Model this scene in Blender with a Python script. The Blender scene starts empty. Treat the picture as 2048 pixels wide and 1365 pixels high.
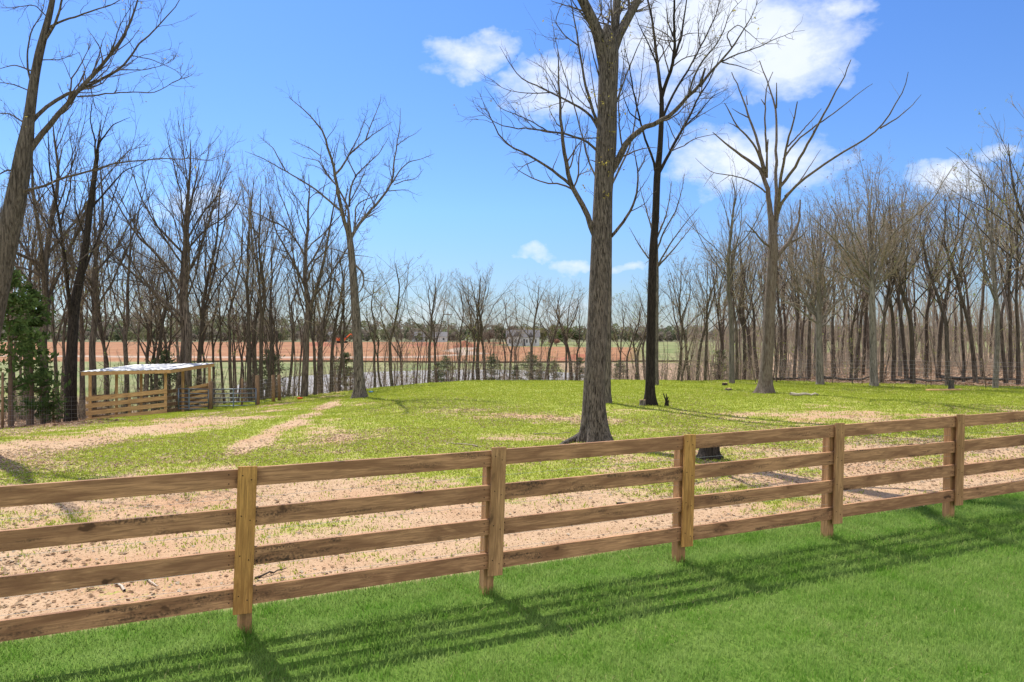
import bpy, math, random
import numpy as np
from mathutils import Vector
R_ = math.radians
sc = bpy.context.scene
COL = sc.collection
F = 1500.0; HZ = 669.0; H = 2.33          # focal length in px of a 2048 wide frame, horizon row, eye height

# ------------------------------------------------------------ camera
cam = bpy.data.cameras.new('camera'); cam.sensor_width = 36; cam.lens = 36 * F / 2048
cam.shift_y = -(682.5 - HZ) / 2048; cam.clip_end = 6000; cam.clip_start = .1
co = bpy.data.objects.new('camera', cam); COL.objects.link(co)
co.location = (0, 0, H); co.rotation_euler = (R_(90), 0, 0); sc.camera = co
# ------------------------------------------------------------ light
SUN_AZ, SUN_EL = -32.0, 52.0
tosun = Vector((math.sin(R_(SUN_AZ)) * math.cos(R_(SUN_EL)), math.cos(R_(SUN_AZ)) * math.cos(R_(SUN_EL)), math.sin(R_(SUN_EL))))
sl = bpy.data.lights.new('sun', 'SUN'); sl.energy = 4.3; sl.angle = R_(.5); sl.color = (1, .95, .87)
so = bpy.data.objects.new('sun', sl); COL.objects.link(so); so.rotation_euler = (-tosun).to_track_quat('-Z', 'Y').to_euler()
sc.view_settings.view_transform = 'Standard'; sc.view_settings.look = 'None'
sc.view_settings.exposure = .70; sc.view_settings.gamma = 1; sc.view_settings.use_curve_mapping = False
sc.cycles.max_bounces = 6; sc.cycles.diffuse_bounces = 3; sc.cycles.transparent_max_bounces = 8

class NT:
    """tiny node-tree helper"""
    def __init__(s, nt): s.nt = nt; s.n = nt.nodes; s.l = nt.links
    def new(s, t, **kw):
        n = s.n.new(t)
        for k, v in kw.items(): setattr(n, k, v)
        return n
    def inp(s, sock, v):
        if v is None: return
        if isinstance(v, bpy.types.NodeSocket): s.l.new(v, sock)
        elif isinstance(v, bpy.types.Node): s.l.new(v.outputs[0], sock)
        else:
            if sock.type == 'RGBA' and len(v) == 3: v = (*v, 1)
            sock.default_value = v
    def math(s, op, a, b=0., c=0., clamp=False):
        n = s.new('ShaderNodeMath', operation=op, use_clamp=clamp)
        s.inp(n.inputs[0], a); s.inp(n.inputs[1], b); s.inp(n.inputs[2], c); return n.outputs[0]
    def mix(s, f, a, b, mode='MIX'):
        n = s.new('ShaderNodeMix', data_type='RGBA', blend_type=mode)
        s.inp(n.inputs[0], f); s.inp(n.inputs[6], a); s.inp(n.inputs[7], b); return n.outputs[2]
    def noise(s, vec, scale, detail=4, rough=.55, dist=0.):
        n = s.new('ShaderNodeTexNoise'); s.inp(n.inputs['Vector'], vec)
        n.inputs['Scale'].default_value = scale; n.inputs['Detail'].default_value = detail
        n.inputs['Roughness'].default_value = rough; n.inputs['Distortion'].default_value = dist
        return n.outputs[0]
    def new_noise_col(s, vec):
        n = s.new('ShaderNodeTexNoise'); s.inp(n.inputs['Vector'], vec); n.inputs['Scale'].default_value = 9; return n.outputs['Color']
    def ramp(s, f, a, b):
        n = s.new('ShaderNodeMapRange'); s.inp(n.inputs[0], f); s.inp(n.inputs[1], a); s.inp(n.inputs[2], b); return n.outputs[0]
    def vmul(s, v, m):
        n = s.new('ShaderNodeVectorMath', operation='MULTIPLY'); s.inp(n.inputs[0], v); s.inp(n.inputs[1], m); return n.outputs[0]
    def vadd(s, v, m):
        n = s.new('ShaderNodeVectorMath', operation='ADD'); s.inp(n.inputs[0], v); s.inp(n.inputs[1], m); return n.outputs[0]
    def bump(s, h, strength, dist=.02):
        n = s.new('ShaderNodeBump'); s.inp(n.inputs['Height'], h)
        n.inputs['Strength'].default_value = strength; n.inputs['Distance'].default_value = dist; return n.outputs[0]

# ------------------------------------------------------------ sky with clouds (directions fixed in the world)
wd = bpy.data.worlds.new('World'); sc.world = wd; wd.use_nodes = True
w = NT(wd.node_tree); w.n.clear()
sky = w.new('ShaderNodeTexSky', sky_type='NISHITA', sun_disc=False, sun_elevation=R_(SUN_EL), sun_rotation=R_(SUN_AZ),
            altitude=250, air_density=1.0, dust_density=.35, ozone_density=2.2)
tc = w.new('ShaderNodeTexCoord').outputs['Generated']
sp = w.new('ShaderNodeSeparateXYZ'); w.inp(sp.inputs[0], tc)
ay = w.math('MAXIMUM', w.math('ABSOLUTE', sp.outputs[1]), .05)
u = w.math('DIVIDE', sp.outputs[0], ay); v = w.math('DIVIDE', sp.outputs[2], ay)
# cloud banks: azimuth tangent, height tangent, half sizes, density (seen low over the horizon)
CL = [(1440, 60, 320, 130, 1.7), (1570, 105, 160, 110, 1.5), (1120, 175, 160, 70, 1.15), (935, 100, 110, 50, 1.1), (900, 135, 80, 28, .8), (1330, 190, 130, 60, .7),
      (1500, 325, 200, 85, 1.25), (1900, 365, 120, 44, 1.3), (1995, 312, 50, 20, .8), (1690, 10, 70, 36, 1.1), (1735, 30, 30, 20, .3), (1075, 508, 60, 20, .8),
      (1150, 530, 55, 18, .9), (1270, 540, 50, 16, .85), (400, 410, 120, 50, .7), (1150, 610, 120, 40, .55), (820, 620, 160, 30, .35), (1650, 330, 60, 35, .5),
      (2250, 250, 190, 70, 1.1), (-250, 200, 200, 70, .9), (-100, 480, 120, 30, .7)]
warp = w.noise(tc, 9, 5, .6)
uu = w.math('ADD', u, w.math('MULTIPLY', w.math('SUBTRACT', warp, .5), .12))
vv = w.math('ADD', v, w.math('MULTIPLY', w.math('SUBTRACT', w.noise(w.vadd(tc, (3.1, 7.7, 1.3)), 11, 5, .6), .5), .08))
acc = None
for cx, cy, rx, ry, k in CL:
    a = w.math('DIVIDE', w.math('SUBTRACT', uu, (cx - 1024) / F), rx / F)
    b = w.math('DIVIDE', w.math('SUBTRACT', vv, (HZ - cy) / F), ry / F)
    q = w.math('SUBTRACT', 1., w.math('ADD', w.math('MULTIPLY', a, a), w.math('MULTIPLY', b, b)))
    q = w.math('MULTIPLY', w.math('MAXIMUM', q, 0.), k)
    acc = q if acc is None else w.math('MAXIMUM', acc, q)
fine = w.noise(w.vmul(tc, (1, 1, 1.9)), 26, 8, .62)
cl = w.math('ADD', acc, w.math('MULTIPLY', w.math('SUBTRACT', fine, .54), 1.9))
cl = w.math('MULTIPLY', w.ramp(cl, .08, 1.25), w.math('MINIMUM', w.math('MULTIPLY', acc, 5.), 1.))
cl = w.math('MULTIPLY', cl, .9)
# broken bright cloud added in the unseen sky behind the camera as fill light
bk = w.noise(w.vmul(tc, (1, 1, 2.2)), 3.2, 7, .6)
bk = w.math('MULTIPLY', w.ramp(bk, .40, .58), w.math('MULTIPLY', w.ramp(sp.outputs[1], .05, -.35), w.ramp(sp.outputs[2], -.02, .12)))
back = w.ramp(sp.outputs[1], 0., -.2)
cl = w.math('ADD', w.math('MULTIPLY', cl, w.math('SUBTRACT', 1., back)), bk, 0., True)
lp = w.ramp(sp.outputs[2], 0.0, .42)
tint = w.mix(w.ramp(sp.outputs[2], 0., .16), (.40, .47, .62), w.mix(w.ramp(sp.outputs[2], .1, .42), (.50, .67, .93), (.45, .69, 1.06)))
skc = w.mix(1., sky.outputs[0], tint, 'MULTIPLY')
shade = w.noise(w.vadd(tc, (0, 0, .03)), 14, 4)
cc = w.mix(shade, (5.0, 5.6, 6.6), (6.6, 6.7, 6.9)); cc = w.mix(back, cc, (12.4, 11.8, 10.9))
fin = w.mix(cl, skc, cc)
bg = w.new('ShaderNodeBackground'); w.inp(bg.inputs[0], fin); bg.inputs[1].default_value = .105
w.l.new(bg.outputs[0], w.new('ShaderNodeOutputWorld').inputs[0])

# ------------------------------------------------------------ materials
def mat(name, fn, rough=.85, spec=.3):
    m = bpy.data.materials.new(name); m.use_nodes = True; t = NT(m.node_tree); t.n.clear()
    p = t.new('ShaderNodeBsdfPrincipled'); p.inputs['Roughness'].default_value = rough
    p.inputs['Specular IOR Level'].default_value = spec
    o = t.new('ShaderNodeOutputMaterial'); t.l.new(p.outputs[0], o.inputs[0])
    t.p = p; t.o = o; fn(t, p); return m
def oc(t): return t.new('ShaderNodeTexCoord').outputs['Object']
def wp(t): return t.new('ShaderNodeNewGeometry').outputs['Position']

def m_bark(name, dark, light, freq=1., b=.8, moss=None):
    def fn(t, p):
        c = oc(t); rnd = t.new('ShaderNodeObjectInfo').outputs['Random']
        n1 = t.noise(t.vmul(c, (16 * freq, 16 * freq, 2.2 * freq)), 1.6, 5, .65, .8)
        n2 = t.noise(c, 1.3, 3)
        n3 = t.noise(t.vmul(c, (50, 50, 20)), 1.5, 3)
        f = t.ramp(n1, .38, .60)
        k = t.mix(f, dark, light)
        k = t.mix(t.math('MULTIPLY', t.ramp(n2, .45, .75), .45), k, tuple(x * .6 for x in light))
        k = t.mix(t.math('MULTIPLY', t.ramp(n3, .58, .78), .5), k, tuple(min(1, x * 1.5) for x in light))
        k = t.mix(t.math('MULTIPLY', t.ramp(rnd, .2, 1.), .65), k, tuple(x * .28 for x in light))
        if moss: k = t.mix(t.math('MULTIPLY', t.ramp(t.noise(c, 2.2, 3), .55, .7), .5), k, moss)
        t.inp(p.inputs['Base Color'], k)
        t.inp(p.inputs['Normal'], t.bump(t.math('ADD', n1, t.math('MULTIPLY', n3, .3)), b, .05))
    return mat(name, fn, .9, .15)
def m_leaf(name, a, b, trans=.5):
    m = bpy.data.materials.new(name); m.use_nodes = True; t = NT(m.node_tree); t.n.clear()
    n = t.noise(wp(t), 2.3, 6, .7); w_ = t.new('ShaderNodeTexWhiteNoise'); t.inp(w_.inputs[0], t.vmul(wp(t), (9, 9, 9)))
    k = t.mix(t.ramp(n, .35, .65), a, b)
    k = t.mix(.0, k, b)
    d = t.new('ShaderNodeBsdfDiffuse'); t.inp(d.inputs[0], k)
    tr = t.new('ShaderNodeBsdfTranslucent'); t.inp(tr.inputs[0], k)
    mx = t.new('ShaderNodeMixShader'); mx.inputs[0].default_value = trans
    t.l.new(d.outputs[0], mx.inputs[1]); t.l.new(tr.outputs[0], mx.inputs[2])
    t.l.new(mx.outputs[0], t.new('ShaderNodeOutputMaterial').inputs[0]); return m
def m_plain(name, a, rough=.6, metal=0., var=.25, scale=6.):
    def fn(t, p):
        n = t.noise(oc(t), scale, 5, .6)
        t.inp(p.inputs['Base Color'], t.mix(t.ramp(n, .3, .7), tuple(x * (1 - var) for x in a), tuple(min(1, x * (1 + var)) for x in a)))
        p.inputs['Metallic'].default_value = metal
        t.inp(p.inputs['Normal'], t.bump(n, .2, .01))
    return mat(name, fn, rough)
def m_wood(name, base, dark, axis, stain=.5):
    """sawn pine: grain along one local axis, knots, mildew streaks"""
    def fn(t, p):
        c = oc(t); rnd = t.new('ShaderNodeObjectInfo').outputs['Random']
        off = t.new('ShaderNodeCombineXYZ'); [t.inp(off.inputs[i], t.math('MULTIPLY', rnd, k)) for i, k in enumerate((37., 11., 23.))]
        c = t.vadd(c, off.outputs[0])
        st = [1., 1., 1.]; st[axis] = .06
        g = t.noise(t.vmul(c, tuple(st)), 55, 4, .6, 1.2)
        g2 = t.noise(t.vmul(c, tuple(x if x < 1 else 1. for x in (st[0] * 3, st[1], st[2] * (3 if axis == 2 else 1)))), 9, 4, .6, .8)
        st2 = [1., 0., 1.]; st2[axis] = .42
        sx = t.new('ShaderNodeSeparateXYZ'); t.inp(sx.inputs[0], t.vmul(c, tuple(st2))); cx = t.new('ShaderNodeCombineXYZ'); t.inp(cx.inputs[0], sx.outputs[0]); t.inp(cx.inputs[1], sx.outputs[2])
        vo = t.new('ShaderNodeTexVoronoi', voronoi_dimensions='2D'); t.inp(vo.inputs['Vector'], t.vadd(cx.outputs[0], t.vmul(t.new_noise_col(c), (.10, .10, 0)))); vo.inputs['Scale'].default_value = 4.2
        knot = t.math('SUBTRACT', 1., t.ramp(vo.outputs['Distance'], .05, .10))
        halo = t.math('SUBTRACT', 1., t.ramp(vo.outputs['Distance'], .08, .34))
        sc_ = t.new('ShaderNodeSeparateColor'); t.inp(sc_.inputs[0], vo.outputs['Color']); on = t.math('GREATER_THAN', sc_.outputs[0], .45)
        knot = t.math('MULTIPLY', knot, t.math('MULTIPLY', on, sc_.outputs[1])); halo = t.math('MULTIPLY', halo, on)
        k = t.mix(t.ramp(g, .36, .64), tuple(x * .58 for x in base), tuple(x * 1.22 for x in base))
        k = t.mix(t.math('MULTIPLY', t.ramp(g2, .44, .62), .75), k, dark)
        k = t.mix(t.math('MULTIPLY', halo, .55), k, dark)
        k = t.mix(t.math('MULTIPLY', knot, .85), k, (.03, .014, .007))
        st3 = [1., 1., 1.]; st3[axis] = .16
        ms = t.noise(t.vmul(c, tuple(st3)), 7, 6, .7, .3)
        msk = t.math('MULTIPLY', t.ramp(ms, .545, .64), t.ramp(t.noise(c, 60, 2), .35, .6))
        k = t.mix(t.math('MULTIPLY', msk, stain), k, (.02, .016, .013))
        k = t.mix(t.math('MULTIPLY', rnd, .25), k, dark)
        t.inp(p.inputs['Base Color'], k)
        t.inp(p.inputs['Normal'], t.bump(g, .35, .004))
    return mat(name, fn, .78, .25)

M = {}
M['bark_grey'] = m_bark('bark_grey', (.030, .024, .019), (.235, .20, .165), 1., 1.)
M['bark_oak'] = m_bark('bark_oak', (.014, .011, .009), (.225, .19, .155), 1.5, 1.)
M['bark_dark'] = m_bark('bark_dark', (.010, .008, .007), (.065, .052, .042), 1.2, 1.)
M['bark_dead'] = m_bark('bark_dead', (.09, .048, .03), (.31, .255, .205), 1., .7)
M['bark_wood'] = m_bark('bark_wood', (.020, .015, .012), (.20, .16, .125), .8, .7)
M['bark_pale'] = m_bark('bark_pale', (.075, .06, .048), (.34, .30, .25), .8, .7)
M['twig'] = m_plain('twig_bark', (.29, .235, .17), .9)
M['twig_dark'] = m_plain('twig_dark_bark', (.105, .082, .065), .9)
M['bud_tan'] = m_leaf('bud_tan', (.36, .29, .15), (.30, .29, .12))
M['bud_green'] = m_leaf('bud_green', (.30, .33, .07), (.20, .26, .07))
M['bud_gold'] = m_leaf('bud_gold', (.42, .34, .07), (.30, .27, .08))
M['leaf_rust'] = m_leaf('leaf_rust', (.26, .17, .10), (.17, .11, .07), .35)
M['needle'] = m_leaf('needle_green', (.055, .10, .028), (.10, .135, .045), .3)
M['needle_grey'] = m_leaf('needle_grey_green', (.15, .17, .09), (.10, .125, .06), .3)
M['stem_brown'] = m_plain('stem_brown', (.12, .08, .055), .9)
M['wood_rail'] = m_wood('weathered_pine_rail', (.50, .27, .135), (.22, .105, .052), 0, .85)
M['wood_post'] = m_wood('treated_pine_post', (.50, .28, .13), (.27, .14, .06), 2, .35); M['wood_post_orange'] = m_wood('orange_pine_post', (.54, .285, .085), (.30, .14, .04), 2, .15)
M['wood_board'] = m_wood('new_pine_board', (.70, .43, .18), (.45, .25, .11), 0, .2)
M['wood_shed_post'] = m_wood('new_pine_post', (.70, .43, .18), (.45, .25, .11), 2, .2)
M['wood_round'] = m_wood('old_fence_post', (.30, .19, .10), (.15, .09, .05), 2, .4)
M['metal_roof'] = m_plain('galvanised_sheet', (.60, .60, .60), .55, .15, .08, 3)
M['gate_steel'] = m_plain('blue_grey_gate_steel', (.16, .19, .22), .45, .6, .15)
M['wire'] = m_plain('galvanised_wire', (.38, .38, .38), .4, .6, .1)
M['orange'] = m_plain('orange_plastic', (.85, .13, .02), .5)
M['blue'] = m_plain('blue_plastic', (.08, .28, .62), .5)
M['cut_wood'] = m_plain('cut_wood', (.40, .27, .15), .9, 0, .3, 12)
M['stone'] = m_plain('pale_stick', (.45, .38, .30), .9, 0, .25, 9)
M['white_wall'] = m_plain('white_siding', (.56, .56, .56), .7, 0, .05)
M['roof_grey'] = m_plain('grey_shingles', (.13, .125, .13), .8, 0, .15)
M['glass'] = m_plain('dark_window_glass', (.05, .06, .08), .15, 0, .1)
M['blade_lawn'] = m_leaf('lawn_blade', (.14, .29, .035), (.31, .42, .12), .5)
M['blade_pad'] = m_leaf('paddock_blade', (.38, .40, .06), (.26, .33, .04), .45)
M['litter'] = m_leaf('dry_leaf', (.42, .31, .20), (.33, .23, .14), .15); M['litter_b'] = m_leaf('brown_leaf', (.27, .17, .10), (.33, .22, .135), .15); M['litter_c'] = m_leaf('grey_leaf', (.46, .38, .28), (.34, .27, .19), .1)
M['litter_red'] = m_leaf('dry_forest_leaf', (.36, .235, .15), (.25, .155, .10), .15)
M['chip'] = m_leaf('bark_chip', (.30, .19, .11), (.40, .26, .15), .05)

# ------------------------------------------------------------ mesh helpers
def mesh_np(name, V, quads=None, tris=None, mi_q=None, mi_t=None, smooth=True):
    me = bpy.data.meshes.new(name)
    nq = 0 if quads is None else len(quads); nt_ = 0 if tris is None else len(tris)
    idx = []
    if nq: idx.append(np.asarray(quads, np.int32).ravel())
    if nt_: idx.append(np.asarray(tris, np.int32).ravel())
    idx = np.concatenate(idx)
    V = np.asarray(V, np.float32)
    me.vertices.add(len(V)); me.vertices.foreach_set('co', V.ravel())
    me.loops.add(len(idx)); me.loops.foreach_set('vertex_index', idx)
    me.polygons.add(nq + nt_)
    tot = np.concatenate([np.full(nq, 4, np.int32), np.full(nt_, 3, np.int32)])
    st = np.concatenate([[0], np.cumsum(tot)[:-1]]).astype(np.int32)
    me.polygons.foreach_set('loop_start', st); me.polygons.foreach_set('loop_total', tot)
    if mi_q is not None or mi_t is not None:
        a = np.concatenate([np.asarray(mi_q if mi_q is not None else np.zeros(nq), np.int32), np.asarray(mi_t if mi_t is not None else np.zeros(nt_), np.int32)])
        me.polygons.foreach_set('material_index', a)
    me.polygons.foreach_set('use_smooth', np.full(nq + nt_, smooth, bool))
    me.update(calc_edges=True); return me
def link(name, me, mats=None, parent=None, loc=None, rot=None):
    o = bpy.data.objects.new(name, me)
    if mats and me is not None and not me.materials:
        for m in (mats if isinstance(mats, (list, tuple)) else [mats]): me.materials.append(m)
    COL.objects.link(o)
    if parent: o.parent = parent
    if loc is not None: o.location = loc
    if rot is not None: o.rotation_euler = rot
    return o
def tag(o, label, cat=None, group=None, kind=None):
    if label: o['label'] = label
    if cat: o['category'] = cat
    if group: o['group'] = group
    if kind: o['kind'] = kind
    return o
def thing(name, label, cat, loc=(0, 0, 0), rz=0, group=None):
    return tag(link(name, None, loc=loc, rot=(0, 0, rz)), label, cat, group)

class MB:
    """collects boxes, bars and tubes into one mesh"""
    def __init__(s): s.V = []; s.Q = []; s.T = []
    def box(s, x0, x1, y0, y1, z0, z1, bev=0.):
        b = len(s.V)
        if bev <= 0:
            for z in (z0, z1):
                for x, y in ((x0, y0), (x1, y0), (x1, y1), (x0, y1)): s.V.append((x, y, z))
            s.Q += [(b, b + 3, b + 2, b + 1), (b + 4, b + 5, b + 6, b + 7)] + [(b + i, b + (i + 1) % 4, b + 4 + (i + 1) % 4, b + 4 + i) for i in range(4)]
            return s
        e = bev; rings = [(z0, e), (z0 + e, 0), (z1 - e, 0), (z1, e)]
        for z, i in rings:
            X0, X1, Y0, Y1 = x0 + i, x1 - i, y0 + i, y1 - i
            s.V += [(X0 + e * (i == 0), Y0, z), (X1 - e * (i == 0), Y0, z), (X1, Y0 + e * (i == 0), z), (X1, Y1 - e * (i == 0), z),
                    (X1 - e * (i == 0), Y1, z), (X0 + e * (i == 0), Y1, z), (X0, Y1 - e * (i == 0), z), (X0, Y0 + e * (i == 0), z)]
        for r in range(3):
            for i in range(8): s.Q.append((b + 8 * r + i, b + 8 * r + (i + 1) % 8, b + 8 * r + 8 + (i + 1) % 8, b + 8 * r + 8 + i))
        for o in (0, 24):
            c = [b + o + i for i in range(8)]
            f = [(c[0], c[1], c[2], c[3]), (c[0], c[3], c[4], c[7]), (c[4], c[5], c[6], c[7])]
            s.Q += [q[::-1] for q in f] if o == 0 else f
        return s
    def tube(s, a, b_, r0, r1=None, n=8, cap=True):
        r1 = r0 if r1 is None else r1
        a = Vector(a); b_ = Vector(b_); d = (b_ - a).normalized()
        x = d.orthogonal().normalized(); y = d.cross(x); b = len(s.V)
        for p, r in ((a, r0), (b_, r1)):
            for i in range(n):
                t = 2 * math.pi * i / n; s.V.append(tuple(p + x * math.cos(t) * r + y * math.sin(t) * r))
        s.Q += [(b + i, b + (i + 1) % n, b + n + (i + 1) % n, b + n + i) for i in range(n)]
        if cap:
            s.V += [tuple(a), tuple(b_)]; c = len(s.V)
            s.T += [(c - 2, b + (i + 1) % n, b + i) for i in range(n)] + [(c - 1, b + n + i, b + n + (i + 1) % n) for i in range(n)]
        return s
    def build(s, name, m, parent=None, smooth=False, **kw):
        return link(name, mesh_np(name, s.V, s.Q or None, s.T or None, smooth=smooth), m, parent, **kw)

def smooth(x, a, b):
    t = np.clip((np.asarray(x, float) - a) / (b - a), 0, 1); return t * t * (3 - 2 * t)
def vnoise(x, y, seed=0, oct=4, lac=2., gain=.5):
    """value noise on arrays"""
    x = np.asarray(x, float); y = np.asarray(y, float); out = np.zeros(np.broadcast(x, y).shape); amp = 1; tot = 0
    rs = np.random.RandomState(seed); T = rs.rand(256, 256)
    for o in range(oct):
        xi = np.floor(x).astype(int); yi = np.floor(y).astype(int); fx = x - xi; fy = y - yi
        fx = fx * fx * (3 - 2 * fx); fy = fy * fy * (3 - 2 * fy)
        g = lambda i, j: T[(xi + i) & 255, (yi + j) & 255]
        out += amp * ((g(0, 0) * (1 - fx) + g(1, 0) * fx) * (1 - fy) + (g(0, 1) * (1 - fx) + g(1, 1) * fx) * fy)
        tot += amp; amp *= gain; x = x * lac + 17.3; y = y * lac + 5.1
    return out / tot

# ------------------------------------------------------------ terrain
FA = np.array([-2.07, 5.77]); FD = np.array([1.918, .9125])     # first fence post, step from post to post
FU = FD / np.linalg.norm(FD); FN = np.array([-FU[1], FU[0]])    # along / away from the camera
PY = [-60, 40, 46, 60, 74, 130, 134, 165, 220, 300, 500, 640, 1500, 4000]
PZ = [0, 0, -.45, -2.4, -3.75, -3.75, -3.7, -3.5, -1.9, -.75, -1.0, 0, 4, 12]
def gz(X, Y):
    X = np.asarray(X, float); Y = np.asarray(Y, float)
    u = np.clip((-X - 2) / 14, 0, 1.5); v = np.clip((Y - 12) / 20, 0, 1.2)
    drop = np.interp(Y, PY, PZ)
    keep = smooth(X - .30 * Y, 0, 9) * (1 - smooth(Y, 120, 180))
    z = -1.15 * u ** 1.2 * v * (1 - smooth(Y, 46, 90)) + drop * (1 - keep) + keep * np.minimum(-.006 * (Y - 34), 0)
    z = z + smooth(Y, 330, 560) * 9 * smooth(-X, -40, 260) * (1 - smooth(Y, 900, 1500) * .4)
    z = z - .14 * smooth(Y, 26, 38) 
    ex, ey = (X + 9) / 24, (Y - 102) / 29.5; er = np.hypot(ex, ey) * (1 + .05 * np.sin(3 * np.arctan2(ey, ex) + 1)); z = z - .9 * (1 - smooth(er, .92, 1.06)) * (1 - keep)
    near = 1 - smooth(Y, 60, 120)
    rise = smooth((X - FA[0]) * FN[0] + (Y - FA[1]) * FN[1], .3, 3)
    z = z + near * rise * ((vnoise(X * .33, Y * .33, 3, 3) - .5) * .12) + near * rise * (vnoise(X * 2.2, Y * 2.2, 5, 3) - .5) * .05
    return z
def G(px, py):
    """ground point seen at a pixel of the photograph"""
    k = (py - HZ) / F; Y = H / k
    for _ in range(40):
        z = float(gz((px - 1024) / F * Y, Y)); Y = .5 * Y + .5 * (H - z) / k
    return (px - 1024) / F * Y, Y
def base_at(px, Y): X = (px - 1024) / F * Y; return X, Y, float(gz(X, Y))

def blob(X, Y, px, py, rpx, rpy, soft=.6):
    """ground patch around the spot that the photograph shows at (px,py)"""
    cx, cy = G(px, py); rx = rpx / F * cy
    ry = abs(G(px, max(py - rpy, 760))[1] - G(px, py + rpy)[1]) / 2
    d = ((X - cx) / rx) ** 2 + ((Y - cy) / ry) ** 2
    return np.exp(-(d ** 1.3) * .9)
PATH = [G(475, 905), G(500, 890), G(535, 868), G(590, 845), G(640, 822), G(680, 800), G(715, 797)]
def grass_mask(X, Y):
    X = np.asarray(X, float); Y = np.asarray(Y, float)
    d = (X - FA[0]) * FN[0] + (Y - FA[1]) * FN[1]; s = (X - FA[0]) * FU[0] + (Y - FA[1]) * FU[1]
    g = .06 + .62 * smooth(d, 2.8 - .28 * np.clip(s, -4, 8), 9.0 - .3 * np.clip(s, -4, 8)) + .5 * smooth(Y, 21, 30)
    for b in ((100, 845, 110, 16, .5), (300, 905, 210, 32, .5), (480, 860, 90, 16, .3), (700, 900, 230, 22, .22), (860, 850, 200, 26, .2), (560, 925, 90, 14, .3),
              (950, 905, 60, 18, .2), (1500, 930, 150, 22, .12), (1820, 860, 260, 14, .3), (50, 985, 90, 18, .2), (1100, 800, 380, 20, .3), (420, 812, 60, 6, .35)):
        g = g + blob(X, Y, *b[:4]) * b[4]
    for b in ((230, 832, 230, 13, .95), (520, 815, 130, 15, .85), (60, 890, 120, 14, .45), (780, 801, 110, 8, .75), (1560, 825, 170, 13, .7), (1130, 830, 140, 14, .4), (1740, 905, 120, 20, .45),
              (1950, 900, 130, 14, .6), (1950, 960, 150, 30, .5), (330, 960, 240, 18, .35), (480, 895, 70, 12, .45), (900, 818, 110, 8, .35), (1450, 775, 50, 5, .3),
              (1730, 782, 60, 5, .5), (1880, 778, 100, 4, .6), (600, 860, 80, 10, .3)):
        g = g - blob(X, Y, *b[:4]) * b[4] * .75
    P = np.array(PATH); dm = np.full(np.broadcast(X, Y).shape, 9e9)
    for a, b in zip(P[:-1], P[1:]):
        t = np.clip(((X - a[0]) * (b[0] - a[0]) + (Y - a[1]) * (b[1] - a[1])) / ((b - a) @ (b - a)), 0, 1)
        dm = np.minimum(dm, np.hypot(X - a[0] - t * (b[0] - a[0]), Y - a[1] - t * (b[1] - a[1])))
    g = g - .75 * (1 - smooth(dm, .05, .6))
    g = g + (vnoise(X * .5, Y * .65, 11, 7, 2.2, .8) - .5) * 2.6
    return smooth(g, .0, 1.0) 
def lawn_mask(X, Y): return 1 - smooth((X - FA[0]) * FN[0] + (Y - FA[1]) * FN[1], .62, .78)
def wood_mask(X, Y):   # leaf covered forest floor
    r = smooth(Y - np.interp(X, [8, 14, 20, 30, 60], [48, 40, 36.5, 31.5, 25]), -1.2, 1.5) * smooth(X, 6, 11) * (1 - smooth(Y, 150, 170))
    l = smooth(-X - .545 * Y, -1.5, 1.2) * smooth(Y, 20, 26) * (1 - smooth(Y, 70, 90))
    c = smooth(Y, 41.5, 44) * (1 - smooth(Y, 60, 75))
    return np.maximum(np.maximum(r, l), c * .8)
def field_mask(X, Y):
    n = (vnoise(X * .03, Y * .03, 21, 3) - .5)
    red = smooth(Y, 160 + 8 * n, 166 + 8 * n) * (1 - smooth(Y + n * 10, 312, 318)) * (1 - smooth(X - .16 * Y, -2, 4))
    lawn = smooth(X - .0 * Y, -6 + 20 * n, 2 + 20 * n) * smooth(Y, 236 + 20 * n, 246 + 20 * n)
    return red * (1 - lawn)
def road_mask(X, Y):
    a = (1 - smooth(abs(Y - 184 - 4 * np.sin(X * .03)), 2.5, 4)) * (1 - smooth(X, -22, -16))
    c = np.interp(Y, [184, 196, 210, 225, 245], [-19, -9, -16, -14, -13])
    return np.maximum(a, (1 - smooth(abs(X - c), 2.5, 4.5)) * smooth(Y, 182, 188) * (1 - smooth(Y, 235, 240)))

def axis(lo, hi, d, far_lo, far_hi, g=1.12):
    a = list(np.arange(lo, hi + d / 2, d)); s = d
    while a[-1] < far_hi: s *= g; a.append(a[-1] + s)
    b = [lo]; s = d
    while b[-1] > far_lo: s *= g; b.append(b[-1] - s)
    return np.array(b[:0:-1] + a)
def axis_y():
    a = list(np.arange(3, 20, .1)); s = .1
    while a[-1] < 60: s = min(s * 1.02, .35); a.append(a[-1] + s)
    while a[-1] < 330: s = min(s * 1.05, 2.5); a.append(a[-1] + s)
    while a[-1] < 4000: s *= 1.12; a.append(a[-1] + s)
    b = [3]; s = .1
    while b[-1] > -400: s *= 1.2; b.append(b[-1] - s)
    return np.array(b[:0:-1] + a)
gx = axis(-20, 22, .14, -2500, 2500, 1.035); gy = axis_y()
XX, YY = np.meshgrid(gx, gy); nx, ny = len(gx), len(gy)
ZZ = gz(XX, YY)
V = np.stack([XX, YY, ZZ], -1).reshape(-1, 3)
i = np.arange(nx - 1)[None, :] + nx * np.arange(ny - 1)[:, None]
Qd = np.stack([i, i + 1, i + nx + 1, i + nx], -1).reshape(-1, 4)
gme = mesh_np('ground', V, Qd)
for nm, fn in (('grass', grass_mask), ('lawn', lawn_mask), ('wood', wood_mask), ('red', field_mask), ('road', road_mask)):
    at = gme.attributes.new(nm, 'FLOAT', 'POINT'); at.data.foreach_set('value', np.asarray(fn(XX, YY), np.float32).ravel())
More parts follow.
